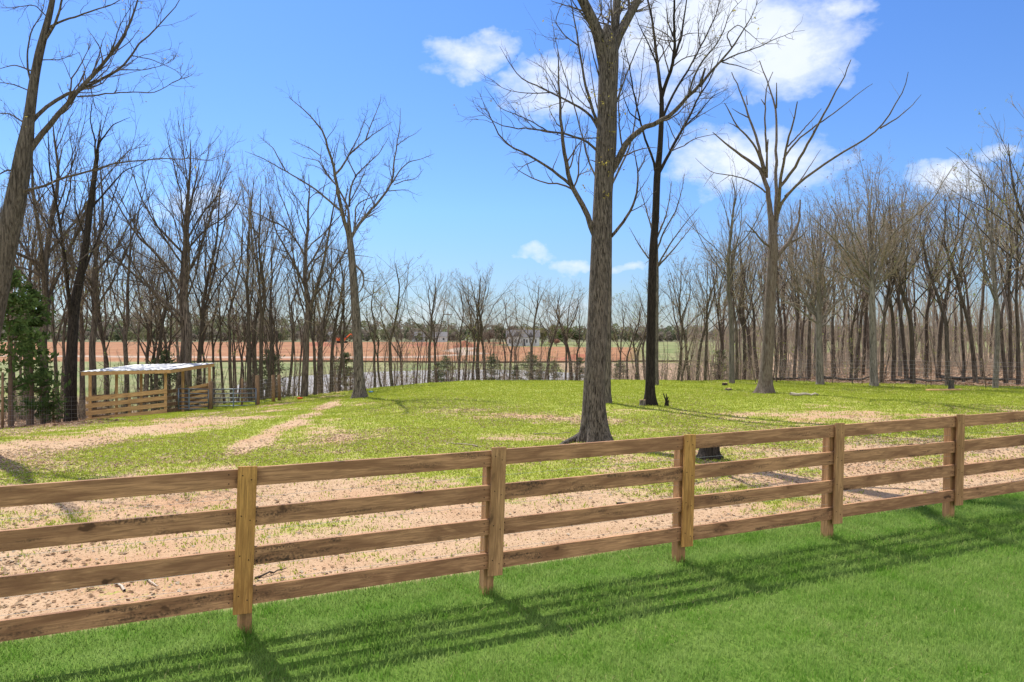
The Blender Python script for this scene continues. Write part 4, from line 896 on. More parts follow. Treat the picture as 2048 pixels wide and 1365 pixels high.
# low brush along both wood edges
n = 3400; px = np.concatenate([rs.uniform(1330, 2150, 1800), rs.uniform(-60, 440, 700), rs.uniform(430, 1340, 900)]); Y = np.concatenate([rs.uniform(39, 75, 1800), rs.uniform(38, 52, 700), rs.uniform(43.5, 56, 900)])
X = (px - 1024) / F * Y; z = gz(X, Y); P, Rr = grow(np.stack([X, Y, z], 1), np.stack([rs.randn(n) * .35, rs.randn(n) * .35, np.ones(n)], 1), rs.uniform(.5, 2.2, n), np.full(n, .009), 6, rs, .12, .03, .3)
tb = Tubes(); tb.add(P, Rr, 3); P2, R2 = spawn(P, Rr, 4., .1, 1, .8, .4, .7, 4, rs, .15, .04, .006, lmin=.2, lmax=.8); tb.add(P2, R2, 3)
P3, R3_ = spawn(P2, R2, 3, .1, 1, .8, .4, .7, 3, rs, .15, .04, .005, lmin=.15, lmax=.4); tb.add(P3, R3_, 3)
o = link('undergrowth', crown_mesh('undergrowth', tb, leafs(P3, rs, .12, .05, .1)), [M['twig'], M['bud_green']]); tag(o, 'low twiggy undergrowth between the trunks of the woods', 'undergrowth', None, 'stuff')

# ------------------------------------------------------------ evergreens
def cedar_mesh(seed, Hh, rad, n, size, open_=.5):
    rs = np.random.RandomState(seed); nb = int(n / 26)
    tz = rs.rand(nb) ** .8; zb = Hh * (.06 + .92 * tz); rmax = rad * (1 - tz) ** .75 * (.55 + .75 * vnoise(tz * 9, np.zeros(nb), seed, 2)) + .08
    az = rs.rand(nb) * 6.283; up = .35
    k = 26; f = rs.rand(nb, k) ** .6
    rr2 = rmax[:, None] * f; x = np.cos(az)[:, None] * rr2; y = np.sin(az)[:, None] * rr2; zz = zb[:, None] + rr2 * up
    C = np.stack([x, y, zz], -1) + rs.randn(nb, k, 3) * (.035 + .09 * f[..., None] * rad) * np.array([1, 1, .55])
    C = C.reshape(-1, 3); m = len(C); a = unit(rs.randn(m, 3) + np.array([0, 0, .8])); b = unit(np.cross(a, rs.randn(m, 3))); s = (size * rs.uniform(.5, 1.4, m))[:, None]
    V = np.stack([C - a * s, C - b * s * .38, C + a * s, C + b * s * .38], 1).reshape(-1, 3)
    tb = Tubes(); P, Rr = grow(np.array([[0, 0, -.2]]), np.array([[0, 0, 1.]]), np.array([Hh * .97]), np.array([Hh * .013 + .015]), 8, rs, .02, .1, .15)
    tb.add(P, Rr, 8); V1, Q1 = tb.arrays(); tm = mesh_np('trunk', V1, Q1); tm.materials.append(M['stem_brown'])
    c = Tubes(); S = np.stack([0 * zb, 0 * zb, zb], 1)[::2]; D = np.stack([np.cos(az), np.sin(az), 0 * az + up], 1)[::2]
    Pb, Rb = grow(S, D, rmax[::2], np.full(len(S), .012), 4, rs, .05, .02, .3); c.add(Pb, Rb, 3)
    return tm, crown_mesh('crown', c, V)
CED = [cedar_mesh(500 + k, 4, [1.1, .85, 1.0][k], 1700, .085) for k in range(3)]
for tm, cm in CED: cm.materials.append(M['stem_brown']); cm.materials.append(M['needle'])
CEDG = [cedar_mesh(520 + k, 2.4, [.75, .6][k], 2000, .055) for k in range(2)]
for tm, cm in CEDG: cm.materials.append(M['stem_brown']); cm.materials.append(M['needle_grey'])
def cedar(var, px, Y, top, label, H0, group, wide=1.):
    X, Y, z = base_at(px, Y); h = H + (HZ - top) / F * Y - z
    place('cedar_tree', (var[0], var[1], H0, 0), (X, Y, z), h, label, 'evergreen tree', group, wide)
cedar(CED[0], 22, 27.5, 535, 'tall green cedar at the left edge behind the leaning tree', 4, 'green cedars at the left edge', 1.0)
cedar(CED[1], 62, 30, 570, 'dark green cedar with a ragged top, right of the tallest cedar', 4, 'green cedars at the left edge', 1.15)
cedar(CED[2], 84, 31, 735, 'low bright green cedar nearest to the shelter', 4, 'green cedars at the left edge', 1.6)
for k, (px, Yd, top) in enumerate(((540, 50, 700), (690, 52, 705), (893, 47, 712), (875, 50, 725), (984, 48, 708), (1032, 49, 730), (1062, 50, 705), (1080, 51, 725), (1108, 50, 722), (1160, 52, 715), (1240, 50, 720), (1440, 52, 700), (330, 46, 700))):
    nm = ['behind the gate posts', 'left of the lone paddock tree', 'tallest in the clump left of the pond centre', 'lower one in the clump left of the pond centre', 'narrow one below the white house', 'low one before the middle of the pond',
          'growing around a bare trunk before the pond', 'squat one right of the bare pond-side trunk', 'before the pond left of the large oak', 'touching the left side of the large oak', 'between the oak and the black trunk', 'in the brush left of the dead tree', 'behind the shelter roof'][k]
    cedar(CEDG[k % 2], px, Yd, top, 'small grey-green cedar, ' + nm, 2.4, 'small cedars along the pond bank', 1.35)

# ------------------------------------------------------------ far hillside wood
rs = np.random.RandomState(8); n = 2600
Y = 322 + 300 * rs.rand(n) ** 1.5; px = rs.uniform(-900, 3000, n); X = (px - 1024) / F * Y; z = gz(X, Y)
ok = ~((X > -12) & (X < 40) & (Y < 335)); X, Y, z = X[ok], Y[ok], z[ok]; n = len(X)
Hh = rs.uniform(5., 8.5, n) * (Y / 430) * np.where(Y < 420, .8, 1.); kk = 75
th = rs.rand(n, kk) * 6.283; rr2 = np.sqrt(rs.rand(n, kk)) * (Hh * .42)[:, None]; hz = rs.rand(n, kk) ** .7
C = np.stack([X[:, None] + np.cos(th) * rr2 * np.sin(np.pi * (.12 + .8 * hz)), Y[:, None] + np.sin(th) * rr2, z[:, None] + Hh[:, None] * (.1 + .9 * hz)], -1).reshape(-1, 3)
m = len(C); a = unit(rs.randn(m, 3)); b = unit(np.cross(a, rs.randn(m, 3))); s = rs.uniform(.35, .9, m)[:, None]
V = np.stack([C - a * s, C - b * s * .6, C + a * s, C + b * s * .6], 1).reshape(-1, 3)
mi = np.repeat(rs.choice([0, 0, 1, 1, 2], n), kk)
o = link('distant_wood', mesh_np('distant_wood', V, np.arange(m * 4).reshape(-1, 4), None, mi, smooth=False),
         [m_leaf('far_bare_wood', (.20, .17, .135), (.25, .215, .17), .3), m_leaf('far_green_wood', (.14, .155, .075), (.19, .20, .10), .3), m_leaf('far_pine_wood', (.085, .105, .06), (.12, .135, .08), .3)])
tag(o, 'low wooded hillside on the horizon beyond the clay field', 'woods', None, 'stuff')

# ------------------------------------------------------------ far house with trees
def at(px, py, Y): return np.array([(px - 1024) / F * Y, Y, H + (HZ - py) / F * Y])
hx, hy, hz_ = base_at(1046, 252); house = thing('house', 'white two-storey house with grey gabled roofs beyond the clay field', 'house', (hx, hy, hz_ - .1))
def gable(mb, x0, x1, y0, y1, z0, ze, zr, ax='x'):
    b = len(mb.V)
    if ax == 'x': mb.V += [(x0, y0, ze), (x1, y0, ze), (x1, y1, ze), (x0, y1, ze), (x0, (y0 + y1) / 2, zr), (x1, (y0 + y1) / 2, zr)]; mb.Q += [(b, b + 1, b + 5, b + 4), (b + 2, b + 3, b + 4, b + 5)]; mb.T += [(b, b + 4, b + 3), (b + 1, b + 2, b + 5)]
    else: mb.V += [(x0, y0, ze), (x1, y0, ze), (x1, y1, ze), (x0, y1, ze), ((x0 + x1) / 2, y0, zr), ((x0 + x1) / 2, y1, zr)]; mb.Q += [(b + 1, b + 2, b + 5, b + 4), (b + 3, b, b + 4, b + 5)]; mb.T += [(b, b + 1, b + 4), (b + 2, b + 3, b + 5)]
MB().box(-5.5, 5.5, 0, 6, 0, 2.5).box(-3.2, -.6, -1.2, -.003, 0, 2.7).box(-5.3, -3.6, -.8, -.003, 0, 2.6).build('wall', M['white_wall'], house)
m_ = MB(); gable(m_, -5.8, 5.8, -.3, 6.3, 0, 2.52, 4.6); gable(m_, -3.5, -.3, -1.5, 3, 0, 2.72, 4.4, 'y'); gable(m_, -5.6, -3.3, -1.1, 3, 0, 2.62, 4.1, 'y'); gable(m_, 1.8, 3.4, -.25, 2.4, 0, 2.9, 4.0, 'y'); rf = m_.build('roof', M['roof_grey'], house)
MB().box(.2, .7, 3.2, 3.8, 4.0, 5.2).build('chimney', M['white_wall'], rf)
for x, yy in ((-2.4, -1.2), (-1.4, -1.2), (-4.5, -.8), (1.3, 0), (2.4, 0), (4.3, 0)):
    f = MB().box(x - .32, x + .32, yy - .05, yy - .004, .9, 2.0).build('window', M['white_wall'], house); MB().box(x - .26, x + .26, yy - .07, yy - .052, .96, 1.94).build('pane', M['glass'], f)
MB().box(.1, .75, -.06, -.004, .05, 2.0).build('door', M['glass'], house); house.scale = (1, 1, 1.2)
# round-crowned far trees by the house
def round_mesh(seed, n=2600):
    rs = np.random.RandomState(seed); c = rs.randn(12, 3) * np.array([1.2, 1.2, .8]) + np.array([0, 0, 4]); i = rs.randint(0, 12, n); C = c[i] + unit(rs.randn(n, 3)) * (1.2 * rs.rand(n) ** .33)[:, None]
    a = unit(rs.randn(n, 3)); b = unit(np.cross(a, rs.randn(n, 3))); s = rs.uniform(.12, .3, n)[:, None]
    V = np.stack([C - a * s, C - b * s * .6, C + a * s, C + b * s * .6], 1).reshape(-1, 3)
    tb = Tubes(); P, Rr = grow(np.zeros((4, 3)), np.array([[0, 0, 1.], [.3, .1, 1], [-.3, .2, 1], [0, -.3, 1]]), np.full(4, 4.), np.full(4, .16), 6, rs, .05, .05, .2); tb.add(P, Rr, 6); V1, Q1 = tb.arrays()
    return mesh_np('trunk', V1, Q1), crown_mesh('crown', Tubes(), V)
FARM = [('leaf_fresh', (.13, .20, .05), (.19, .26, .07)), ('far_needle', (.045, .075, .03), (.07, .10, .045)), ('far_bare', (.17, .13, .10), (.24, .18, .14)), ('far_red_bud', (.30, .15, .11), (.36, .22, .16)), ('far_olive', (.22, .21, .09), (.28, .26, .11))]
fm = {a: m_leaf(a, b, c, .3) for a, b, c in FARM}
for k, (px, Yd, top, base, mt, lb) in enumerate(((1000, 262, 655, 0, 'far_needle', 'dark evergreen left of the white house'), (1025, 275, 652, 0, 'far_bare', 'brownish bare tree behind the left gable of the white house'), (1062, 280, 655, 0, 'far_olive', 'olive tree behind the middle of the white house'),
                                           (1085, 272, 656, 0, 'far_olive', 'olive tree behind the right end of the white house'), (1110, 268, 656, 0, 'leaf_fresh', 'fresh green tree right of the white house'), (1130, 265, 655, 0, 'leaf_fresh', 'fresh green round tree beside the red-budded shrub'), (1113, 246, 677, 0, 'far_red_bud', 'round red-budded tree on the far lawn'),
                                           (1155, 262, 662, 0, 'far_needle', 'dark evergreen just left of the oak trunk, far away'), (978, 285, 660, 0, 'far_bare', 'low grey tree left of the dark evergreen by the house'))):
    tm, cm = round_mesh(700 + k); tm.materials.append(M['stem_brown']); cm.materials.append(fm[mt]); cm.materials.append(fm[mt])
    X, Y, z = base_at(px, Yd); h = H + (HZ - top) / F * Yd - z; place('far_tree', (tm, cm, 6.2, 0), (X, Y, z), h, lb, 'tree', 'trees around the white house', 1.15)
# roofs at the edge of the building site
for k, (px, Yd, wd_, lb) in enumerate(((880, 318, 6, 'low grey roofed house beyond the clay field, right of the lone tree'), (838, 326, 5, 'small pale house with grey roof behind the clay mounds, farthest left'), (655, 326, 6, 'grey roofed house seen between the trunks above the clay field'))):
    X, Y, z = base_at(px, Yd); e = thing('house', lb, 'house', (X, Y, z - .1), .2 * k, 'far houses at the edge of the building site'); MB().box(-wd_ / 2, wd_ / 2, 0, 6, 0, 2.3).build('wall', M['white_wall'], e); m_ = MB(); gable(m_, -wd_ / 2 - .3, wd_ / 2 + .3, -.3, 6.3, 0, 2.32, 4.4); m_.build('roof', M['roof_grey'], e)
    for x in (-wd_ / 4, wd_ / 4): MB().box(x - .4, x + .4, -.04, -.004, .8, 1.8).build('window', M['glass'], e)
# orange digger
X, Y, z = base_at(684, 290); e = thing('excavator', 'orange excavator parked at the top of the clay field', 'excavator', (X, Y, z), .3)
MB().box(-2, 2, -1.4, -.8, 0, .8, .1).box(-2, 2, .8, 1.4, 0, .8, .1).build('track', M['bark_dark'], e); MB().box(-2.2, 1.2, -1.3, 1.3, .81, 2.0, .1).build('body', M['orange'], e); MB().box(.2, 1.6, -1.2, 0, 2.003, 3.0, .08).build('cab', M['glass'], e)
MB().tube((1.2, .4, 1.6), (3.4, .4, 3.6), .22).tube((3.4, .4, 3.6), (4.8, .4, 1.6), .16).build('boom', M['orange'], e); MB().box(4.4, 5.1, 0, .9, .9, 1.6, .08).build('bucket', M['bark_dark'], e)
# clay mounds
for k, (px, Yd, h, wd_, lb) in enumerate(((930, 238, 2.1, 6, 'bright red clay mound beside the gravel bend'), (1160, 172, 1.5, 7, 'dark red clay heap by the pond, left of the oak'), (850, 255, 1.4, 9, 'long low clay heap in front of the far roofs'), (640, 250, 1.6, 9, 'clay heap between the trunks left of the lone tree'))):
    X, Y, z = base_at(px, Yd); rs = np.random.RandomState(60 + k); n = 24; r_ = np.linspace(0, 1, 9); a = np.arange(n) * 2 * np.pi / n
    RR, AA = np.meshgrid(r_, a, indexing='ij'); zz = h * (np.exp(-3.2 * RR ** 2) - .04) * (.75 + .6 * vnoise(np.cos(AA) * RR * 3 + 9, np.sin(AA) * RR * 3 + 9, k + 3, 3)) - .15
    V = np.stack([np.cos(AA) * RR * wd_, np.sin(AA) * RR * wd_ * .6, zz], -1).reshape(-1, 3); Q = [(i_ * n + j, i_ * n + (j + 1) % n, (i_ + 1) * n + (j + 1) % n, (i_ + 1) * n + j) for i_ in range(8) for j in range(n)]
    o = link('clay_mound', mesh_np('clay_mound', V, Q), m_plain('red_clay_%d' % k, (.29, .105, .055), .95, 0, .35, .8), loc=(X, Y, z)); tag(o, lb, 'clay heap', 'clay heaps on the building site')
# silt fence along the pond
mb = MB(); pts = [(-70 + 7 * k, 160 + 3 * math.sin(k * .5), 0) for k in range(17)]
for a, b in zip(pts[:-1], pts[1:]):
    b0 = len(mb.V); za, zb = float(gz(a[0], a[1])), float(gz(b[0], b[1])); mb.V += [(a[0], a[1], za - .1), (b[0], b[1], zb - .1), (b[0], b[1], zb + .35), (a[0], a[1], za + .35), (a[0], a[1] + .03, za - .1), (b[0], b[1] + .03, zb - .1), (b[0], b[1] + .03, zb + .35), (a[0], a[1] + .03, za + .35)]
    mb.Q += [(b0, b0 + 1, b0 + 2, b0 + 3), (b0 + 5, b0 + 4, b0 + 7, b0 + 6), (b0 + 3, b0 + 2, b0 + 6, b0 + 7)]
o = mb.build('silt_fence', M['stem_brown']); tag(o, 'long low black silt fence between clay field and pond bank', 'fence')
# utility pole
X, Y, z = base_at(896, 210); e = thing('utility_pole', 'thin wooden utility pole before the far hillside', 'utility pole', (X, Y, z)); MB().tube((0, 0, 0), (0, 0, 11), .14, .1).build('pole', M['stem_brown'], e); MB().box(-1.2, 1.2, -.06, .06, 10.1, 10.3).build('crossarm', M['stem_brown'], e)

# ------------------------------------------------------------ animal shelter
def P3(px, py, Y): return np.array([(px - 1024) / F * Y, Y, H + (HZ - py) / F * Y])
A0, B0, C0 = P3(180, 829, 33), P3(331, 819, 34.5), P3(419, 813, 37); D0 = A0 + C0 - B0
org = np.array([A0[0], A0[1], float(gz(A0[0], A0[1]))]); shed = thing('animal_shelter', 'small open timber shelter with board sides and a flat metal roof', 'shelter', tuple(org))
r1, r2, r3 = P3(160, 744, 32.75), P3(342, 739.5, 34.1), P3(430, 726.5, 37.4); r4 = r1 + r3 - r2
def roofz(x, y):
    n_ = np.cross(r2 - r1, r4 - r1); return r1[2] - (n_[0] * (x - r1[0]) + n_[1] * (y - r1[1])) / n_[2]
nrm = unit(np.cross(r2 - r1, r4 - r1)); nrm = nrm if nrm[2] > 0 else -nrm
# ribbed roof sheet
mb = MB(); nu = 60
for k in range(nu + 1):
    u_ = k / nu; lift = .018 if (k % 4 in (1, 2)) else 0
    for e_, hgt in ((0, 0), (1, 0)):
        p = (r1 * (1 - u_) + r2 * u_) * (1 - e_) + (r4 * (1 - u_) + r3 * u_) * e_
        mb.V.append(tuple(p + nrm * lift - org)); mb.V.append(tuple(p + nrm * (lift - .012) - org))
for k in range(nu):
    b = 4 * k; mb.Q += [(b, b + 4, b + 6, b + 2), (b + 1, b + 3, b + 7, b + 5), (b, b + 1, b + 5, b + 4), (b + 2, b + 6, b + 7, b + 3)]
mb.build('roof', M['metal_roof'], shed)
def beam(a, b, w_, h_, name, m, parent, drop=0.):
    """board from a to b (top edge centre), local x along it"""
    a = np.array(a, float); b = np.array(b, float); d = b - a; L = np.linalg.norm(d); az = math.atan2(d[1], d[0]); el = math.atan2(d[2], math.hypot(d[0], d[1]))
    o = MB().box(0, L, -w_ / 2, w_ / 2, -h_, 0, .003).build(name, m, parent, loc=tuple(a - org), rot=(0, -el, az)); return o
inn = lambda p, k=.02: p - nrm * k
for a, b in ((r1, r2), (r2, r3), (r4, r3), (r1, r4)):
    s_ = unit(b - a) * .02; c_ = (r1 + r2 + r3 + r4) / 4; q = unit(c_ - (a + b) / 2) * .04
    beam(inn(a + s_ + q), inn(b - s_ + q), .04, .15, 'fascia_board', M['wood_board'], shed)
def post(x, y, ztop, zb=None, s_=.06, parent=shed, m='wood_shed_post', name='post', o=None):
    zb = float(gz(x, y)) - .2 if zb is None else zb; oo = org if o is None else o
    return MB().box(-s_, s_, -s_, s_, 0, ztop - zb, .004).build(name, M[m], parent, loc=(x - oo[0], y - oo[1], zb - oo[2]), rot=(0, 0, math.atan2(B0[1] - A0[1], B0[0] - A0[0])))
for p in (A0, B0, C0, D0, (A0 + D0) / 2, C0 * .6 + D0 * .4): post(p[0], p[1], roofz(p[0], p[1]) - .17)
m2 = (A0 + B0) / 2; zg = lambda p: float(gz(p[0], p[1]))
post(m2[0], m2[1] + .08, zg(m2) + 1.05, name='short_post')
on = unit(np.array([-(B0 - A0)[1], (B0 - A0)[0], 0])) * -.08     # outer side, towards the camera
for k, hgt in enumerate((.14, .44, .76, 1.06)):
    za, zb = zg(A0) + hgt + .08, zg(B0) + hgt + .13
    beam((A0[0] + on[0] - .15, A0[1] + on[1] - .08, za), (B0[0] + on[0] + .05, B0[1] + on[1] + .02, zb), .03, .19, 'side_board', M['wood_board'], shed)
beam((A0[0] - .2, A0[1] - .1, zg(A0) - .02 + .12), (B0[0], B0[1], zg(B0) + .06), .05, .14, 'sill_board', M['wood_board'], shed)
for a, b in ((D0, C0), (A0, D0)):
    for hgt in (.2, .5, .8, 1.12):
        beam((a[0], a[1] + .08, zg(a) + hgt + .1), (b[0], b[1] + .08, zg(b) + hgt + .1), .03, .17, 'back_board', M['wood_round'], shed)
q0 = B0 * .45 + C0 * .55
for hgt in (.25, .5, .75, 1.0, 1.25):
    beam((q0[0] - .3, q0[1] + .5, zg(q0) + hgt - .06), (C0[0], C0[1] + .09, zg(C0) + hgt + .06), .03, .13, 'pen_board', M['wood_board'], shed)
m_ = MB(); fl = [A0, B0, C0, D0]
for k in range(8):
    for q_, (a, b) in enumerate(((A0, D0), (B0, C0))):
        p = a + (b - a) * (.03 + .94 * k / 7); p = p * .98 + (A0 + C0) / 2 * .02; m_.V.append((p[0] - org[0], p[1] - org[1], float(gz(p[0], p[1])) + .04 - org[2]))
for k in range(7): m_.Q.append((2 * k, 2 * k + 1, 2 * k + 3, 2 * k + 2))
m_.build('floor', m_plain('dark_floor', (.045, .035, .028), .95, 0, .4, 5), shed)  # thin dark sheet just above the ground between the shelter posts
# things in and by the shelter
def gate(pxa, pya, Ya, pxb, pyb, Yb, hgt, label, nb=5, vert=(.5,)):
    a = P3(pxa, pya, Ya); b = P3(pxb, pyb, Yb); L = float(np.linalg.norm((b - a)[:2])); e = thing('metal_gate', label, 'gate', tuple(a), math.atan2(b[1] - a[1], b[0] - a[0]), 'metal tube gates by the shelter'); dz = (b[2] - a[2])
    m_ = MB()
    for x in (0, L): m_.tube((x, 0, 0 + dz * x / L), (x, 0, hgt + dz * x / L), .03)
    m_.build('end_tube', M['gate_steel'], e, True)
    for k in range(nb + 1):
        z0 = hgt * (k / nb) ** 1.15; MB().tube((0, 0, z0), (L, 0, z0 + dz), .022 if 0 < k < nb else .026).build('bar', M['gate_steel'], e, True)
    for v_ in vert: MB().box(L * v_ - .03, L * v_ + .03, -.035, -.027, dz * v_, hgt + dz * v_).build('brace', M['gate_steel'], e)
    return e
gate(425, 819, 35.2, 512, 817, 35.6, .93, 'blue-grey tube gate between two brown posts, right of the shelter', vert=(.48,))
gate(357, 818, 34.6, 417, 819, 35.1, .93, 'blue-grey tube gate closing the open side of the shelter', vert=(.35,))
def fpost(px, py, top, Y, wpx, label, grp):
    a = P3(px, py, Y); X, Y_ = a[0], a[1]; z = float(gz(X, Y_)); h = H + (HZ - top) / F * Y - z; r = wpx / F * Y / 2; rs = random.Random(px)
    m_ = MB().tube((0, 0, -.2), (rs.uniform(-.02, .02), 0, h - .012), r, r * .95, 12).tube((0, 0, h - .013), (0, 0, h), r * .93, r * .8, 12)
    o = m_.build('fence_post', M['wood_round'], smooth=True, loc=(X, Y_, z)); tag(o, label, 'fence post', grp); return o
gp = 'wooden posts of the wire fence'
fpost(421, 821, 763, 35.15, 8.5, 'square-topped brown post at the shelter corner holding both gates', gp)
fpost(515, 818, 751, 35.7, 9, 'tall brown post at the right end of the tube gate', gp)
fpost(547, 806, 750, 37.5, 7, 'left one of the close pair of brown posts right of the gate', gp)
fpost(559, 803, 750, 38, 6.5, 'right one of the close pair of brown posts right of the gate', gp)
fpost(484, 803, 757, 37.5, 4.5, 'thin weathered post behind the middle of the tube gate', gp)
fpost(107, 822, 778, 31.5, 4, 'thin brown post left of the forked dark tree', gp)
fpost(5, 826, 745, 26, 5, 'rusty brown post at the left edge below the cedars', gp)
# wire fence
def wires(pts, hs, label, name='wire_fence', r=.0035, verts=True):
    m_ = MB(); a0 = np.array([*pts[0], float(gz(*pts[0]))])
    for (xa, ya), (xb, yb) in zip(pts[:-1], pts[1:]):
        za, zb = float(gz(xa, ya)), float(gz(xb, yb))
        for h_ in hs: m_.tube(np.array([xa, ya, za + h_]) - a0, np.array([xb, yb, zb + h_]) - a0, r, n=4, cap=False)
        L = math.hypot(xb - xa, yb - ya)
        if verts:
            for k in range(int(L / .3)):
                f = k * .3 / L; p = np.array([xa + (xb - xa) * f, ya + (yb - ya) * f, za + (zb - za) * f]) - a0; m_.tube(p + np.array([0, 0, hs[0]]), p + np.array([0, 0, hs[-1]]), r * .7, n=3, cap=False)
    o = m_.build(name, M['wire'], loc=tuple(a0)); tag(o, label, 'wire fence', 'wire fences round the paddock'); return o
W = lambda px, Y: ((px - 1024) / F * Y, Y)
hs = [.1, .28, .46, .64, .82, 1.0, 1.18]
wires([W(515, 35.7), W(547, 37.5), W(559, 38), W(640, 40.3), W(760, 41.2)], hs, 'woven wire fence running right from the gate post')
wires([W(760, 41.2), W(900, 41.6), W(1050, 41.8), W(1230, 42), W(1330, 41)], hs, 'woven wire fence along the crest before the pond')
wires([W(1540, 39), W(1680, 37.5), W(1800, 36), W(1900, 34.6), W(1985, 33), (23, 30)], hs, 'woven wire fence along the edge of the right-hand wood')
wires([W(5, 26), W(107, 31.5), W(176, 33.2)], hs, 'woven wire fence left of the shelter')
for k, (px, Yd) in enumerate(((700, 40.9), (790, 41.3), (845, 41.5), (905, 41.6), (1000, 41.7), (1110, 41.9), (1665, 37.7), (1724, 37), (1852, 35.3), (1862, 35.2), (1972, 33.2))):
    X, Y, z = base_at(px, Yd); m_ = MB().box(-.02, .02, -.003, .003, -.2, 1.35).box(-.004, .004, .003, .03, -.2, 1.35); o = m_.build('steel_fence_post', M['stem_brown'], loc=(X, Y, z))
    tag(o, ['rusty steel post just left of the lone paddock tree', 'rusty steel post on the crest right of the lone tree', 'rusty steel post on the crest, second right of the lone tree', 'rusty steel post below the grey roofed house', 'rusty steel post on the crest left of the white house', 'rusty steel post on the crest near the large oak',
            'rusty steel post between the two fan-crowned trees, left one', 'rusty steel post left beside the tall fan-crowned tree', 'rusty steel post left of the grey stump, left of a pair', 'rusty steel post left of the grey stump, right of a pair', 'leaning rusty steel post at the far right'][k], 'fence post', 'steel posts of the wire fence')
    if k == 10: o.rotation_euler = (0, -.12, 0)
def tub(px, py, m, label, wpx):
    X, Y = G(px, py); r = wpx / F * Y / 2; n = 20; V, Q = [], []
    prof = [(0, .01), (.82, 0), (1, .55), (1.06, .6), (1.0, .62), (.94, .55), (.78, .08), (0, .08)]
    for a, z in prof:
        for j in range(n): t_ = 2 * math.pi * j / n; V.append((a * r * math.cos(t_), a * r * math.sin(t_), z * r * 1.1))
    for i_ in range(len(prof) - 1):
        for j in range(n): Q.append((i_ * n + j, i_ * n + (j + 1) % n, (i_ + 1) * n + (j + 1) % n, (i_ + 1) * n + j))
    o = link('feed_tub', mesh_np('feed_tub', V, Q), m, loc=(X, Y, float(gz(X, Y)))); tag(o, label, 'feed tub', 'feed tubs on the ground')
tub(600, 799, M['orange'], 'small orange feed tub on the grass right of the gate', 11); tub(742, 786, M['blue'], 'small blue feed tub right of the lone paddock tree', 9)
tub(233, 825, m_plain('red_plastic', (.6, .05, .02), .5), 'small red feed tub inside the shelter front', 15)
# stumps
def stump(px, py, wpx, hpx, label, m, top=True, Y=None, jag=.15):
    X, Y = G(px, py); r = wpx / F * Y / 2; h = hpx / F * Y; z = float(gz(X, Y)); n = 28; rs = np.random.RandomState(px); a = np.arange(n) * 2 * np.pi / n
    hs_ = np.array([-.15, 0, .06, .18, .4, .7, .93, 1.]) * h; V = []
    lob = .5 + .5 * np.cos(5 * a + rs.rand() * 6)
    for q in hs_:
        fl = 1 + .55 * math.exp(-max(q, 0) / (.22 * h)) * (.3 + lob); nn = 1 + (vnoise(a * 2 + 3, np.full(n, q * 3), px, 2) - .5) * .25
        for j in range(n): V.append((r * .72 * fl[j] * nn[j] * math.cos(a[j]), r * .72 * fl[j] * nn[j] * math.sin(a[j]), q + (jag * h * (rs.rand() - .5) if q > .95 * h else 0)))
    Q = [(i_ * n + j, i_ * n + (j + 1) % n, (i_ + 1) * n + (j + 1) % n, (i_ + 1) * n + j) for i_ in range(7) for j in range(n)]
    e = thing('tree_stump', label, 'stump', (X, Y, z), 0, 'stumps in the paddock'); link('bark', mesh_np('bark', V, Q), m, e)
    Vt = V[-n:] + [(0, 0, h * (1 - jag * .3))]; link('cut_face', mesh_np('cut_face', Vt, None, [(j, (j + 1) % n, n) for j in range(n)], smooth=False), M['cut_wood'], e)
    return e
stump(1420, 918, 52, 42, 'black charred stump just behind the fence, right of the oak', M['bark_dark'], jag=.2)
stump(1285, 812, 17, 12, 'dark stump touching the left side of the black trunk', M['bark_grey'])
stump(1450, 772, 14, 6, 'low dark stump in the grass left of the dead tree, upper one', M['bark_dark']); stump(1457, 782, 16, 5, 'flat dark stump in the grass left of the dead tree, lower one', M['bark_wood'])
stump(1903, 781, 13, 21, 'upright grey stump at the wood edge on the right', M['bark_grey'], jag=.05)
X, Y = G(1333, 812); m_ = MB(); rs = np.random.RandomState(3)
for k in range(5): a_ = rs.uniform(-.5, .5); m_.tube((rs.uniform(-.1, .1), rs.uniform(-.08, .08), -.05), (rs.uniform(-.2, .2), rs.uniform(-.1, .1), rs.uniform(.15, .42)), .045, .012, 7)
o = m_.build('splintered_stump', M['bark_dark'], loc=(X, Y, float(gz(X, Y)))); tag(o, 'small splintered stump with upright shards right of the black trunk', 'stump', 'stumps in the paddock')
X, Y = G(1888, 782); o = MB().box(-.75, .75, -.12, .12, 0, .06, .005).build('timber_plank', M['wood_board'], loc=(X, Y, float(gz(X, Y)) + .01), rot=(0, 0, .1)); tag(o, 'long flat plank lying left of the grey stump', 'plank')
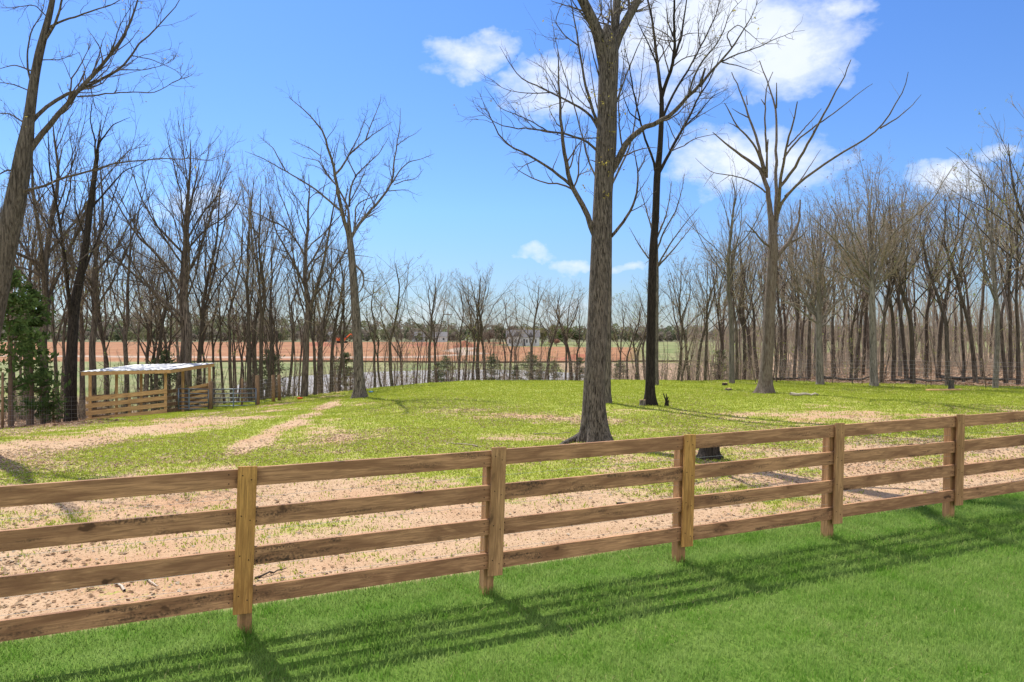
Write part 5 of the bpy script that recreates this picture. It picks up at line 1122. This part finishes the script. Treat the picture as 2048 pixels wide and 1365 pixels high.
# fallen sticks: (px, py, length, thickness, angle, label)
def stick(px, py, L, r, az, label, m, seed):
    X, Y = G(px, py); rs = np.random.RandomState(seed); P, Rr = grow(np.array([[-L / 2 * math.cos(az), -L / 2 * math.sin(az), r]]), np.array([[math.cos(az), math.sin(az), 0.]]), np.array([L]), np.array([r]), 8, rs, .12, 0, .4)
    P[0, :, 2] = gz(X + P[0, :, 0], Y + P[0, :, 1]) - float(gz(X, Y)) + r * .7 + np.abs(rs.randn(8)) * r; tb = Tubes(); tb.add(P, Rr, 6); P2, R2 = spawn(P, Rr, 2.2 / L, .2, .9, .6, .3, .6, 5, rs, .1, 0, r * .3, lmin=L * .12); P2[:, :, 2] = np.abs(P2[:, :, 2]); tb.add(P2, R2, 5)
    V, Q = tb.arrays(); o = link('fallen_stick', mesh_np('fallen_stick', V, Q), m, loc=(X, Y, float(gz(X, Y)))); tag(o, label, 'stick', 'fallen sticks and branches')
stick(1612, 793, 1.3, .06, .2, 'pale broken branch on the grass right of the dead tree', M['stone'], 1)
stick(240, 1170, .5, .014, 2.2, 'pale stick seen under the third rail at the left', M['stone'], 2); stick(300, 1166, .42, .013, -.7, 'short pale stick right of the longer one under the third rail', M['stone'], 3)
stick(545, 1150, .36, .012, .8, 'dark curved stick on the soil right of the first post', M['bark_wood'], 4); stick(925, 890, 1.0, .015, 2.3, 'thin grey branch on the grass left of the oak roots', M['twig'], 5)
stick(1275, 1008, .6, .016, .25, 'dark stick in the dirt behind the fence left of the third post', M['bark_wood'], 6); stick(1100, 868, .9, .013, .5, 'thin brown branch on the leaves left of the oak trunk', M['twig'], 7)
stick(80, 818, 3.2, .05, .15, 'long fallen branch at the foot of the cedars', M['bark_wood'], 8); stick(1840, 890, .7, .014, .4, 'thin stick in the leaves behind the right fence', M['bark_wood'], 9)
# fallen logs in the left wood
stick(30, 812, 2.6, .11, -.25, 'thick fallen log under the cedars at the left edge', M['bark_grey'], 10)
for k, (px, Yd, L_, r_, az) in enumerate(((1690, 41, 3.5, .09, .3), (1850, 39, 2.8, .07, -.4), (1950, 40.5, 4., .10, .1), (1570, 44, 3., .08, .5))):
    X, Y, z = base_at(px, Yd); py = HZ + (H - z) / F * 0 + (H - z) * F / Y
    stick(px, py, L_, r_, az, ['fallen log between the two fan-crowned trees, inside the wood', 'fallen log left of the grey stump, inside the wood', 'long fallen log at the far right inside the wood', 'fallen log right of the dead tree, inside the wood'][k], M['bark_grey'], 20 + k)
print('objects', len(bpy.data.objects))
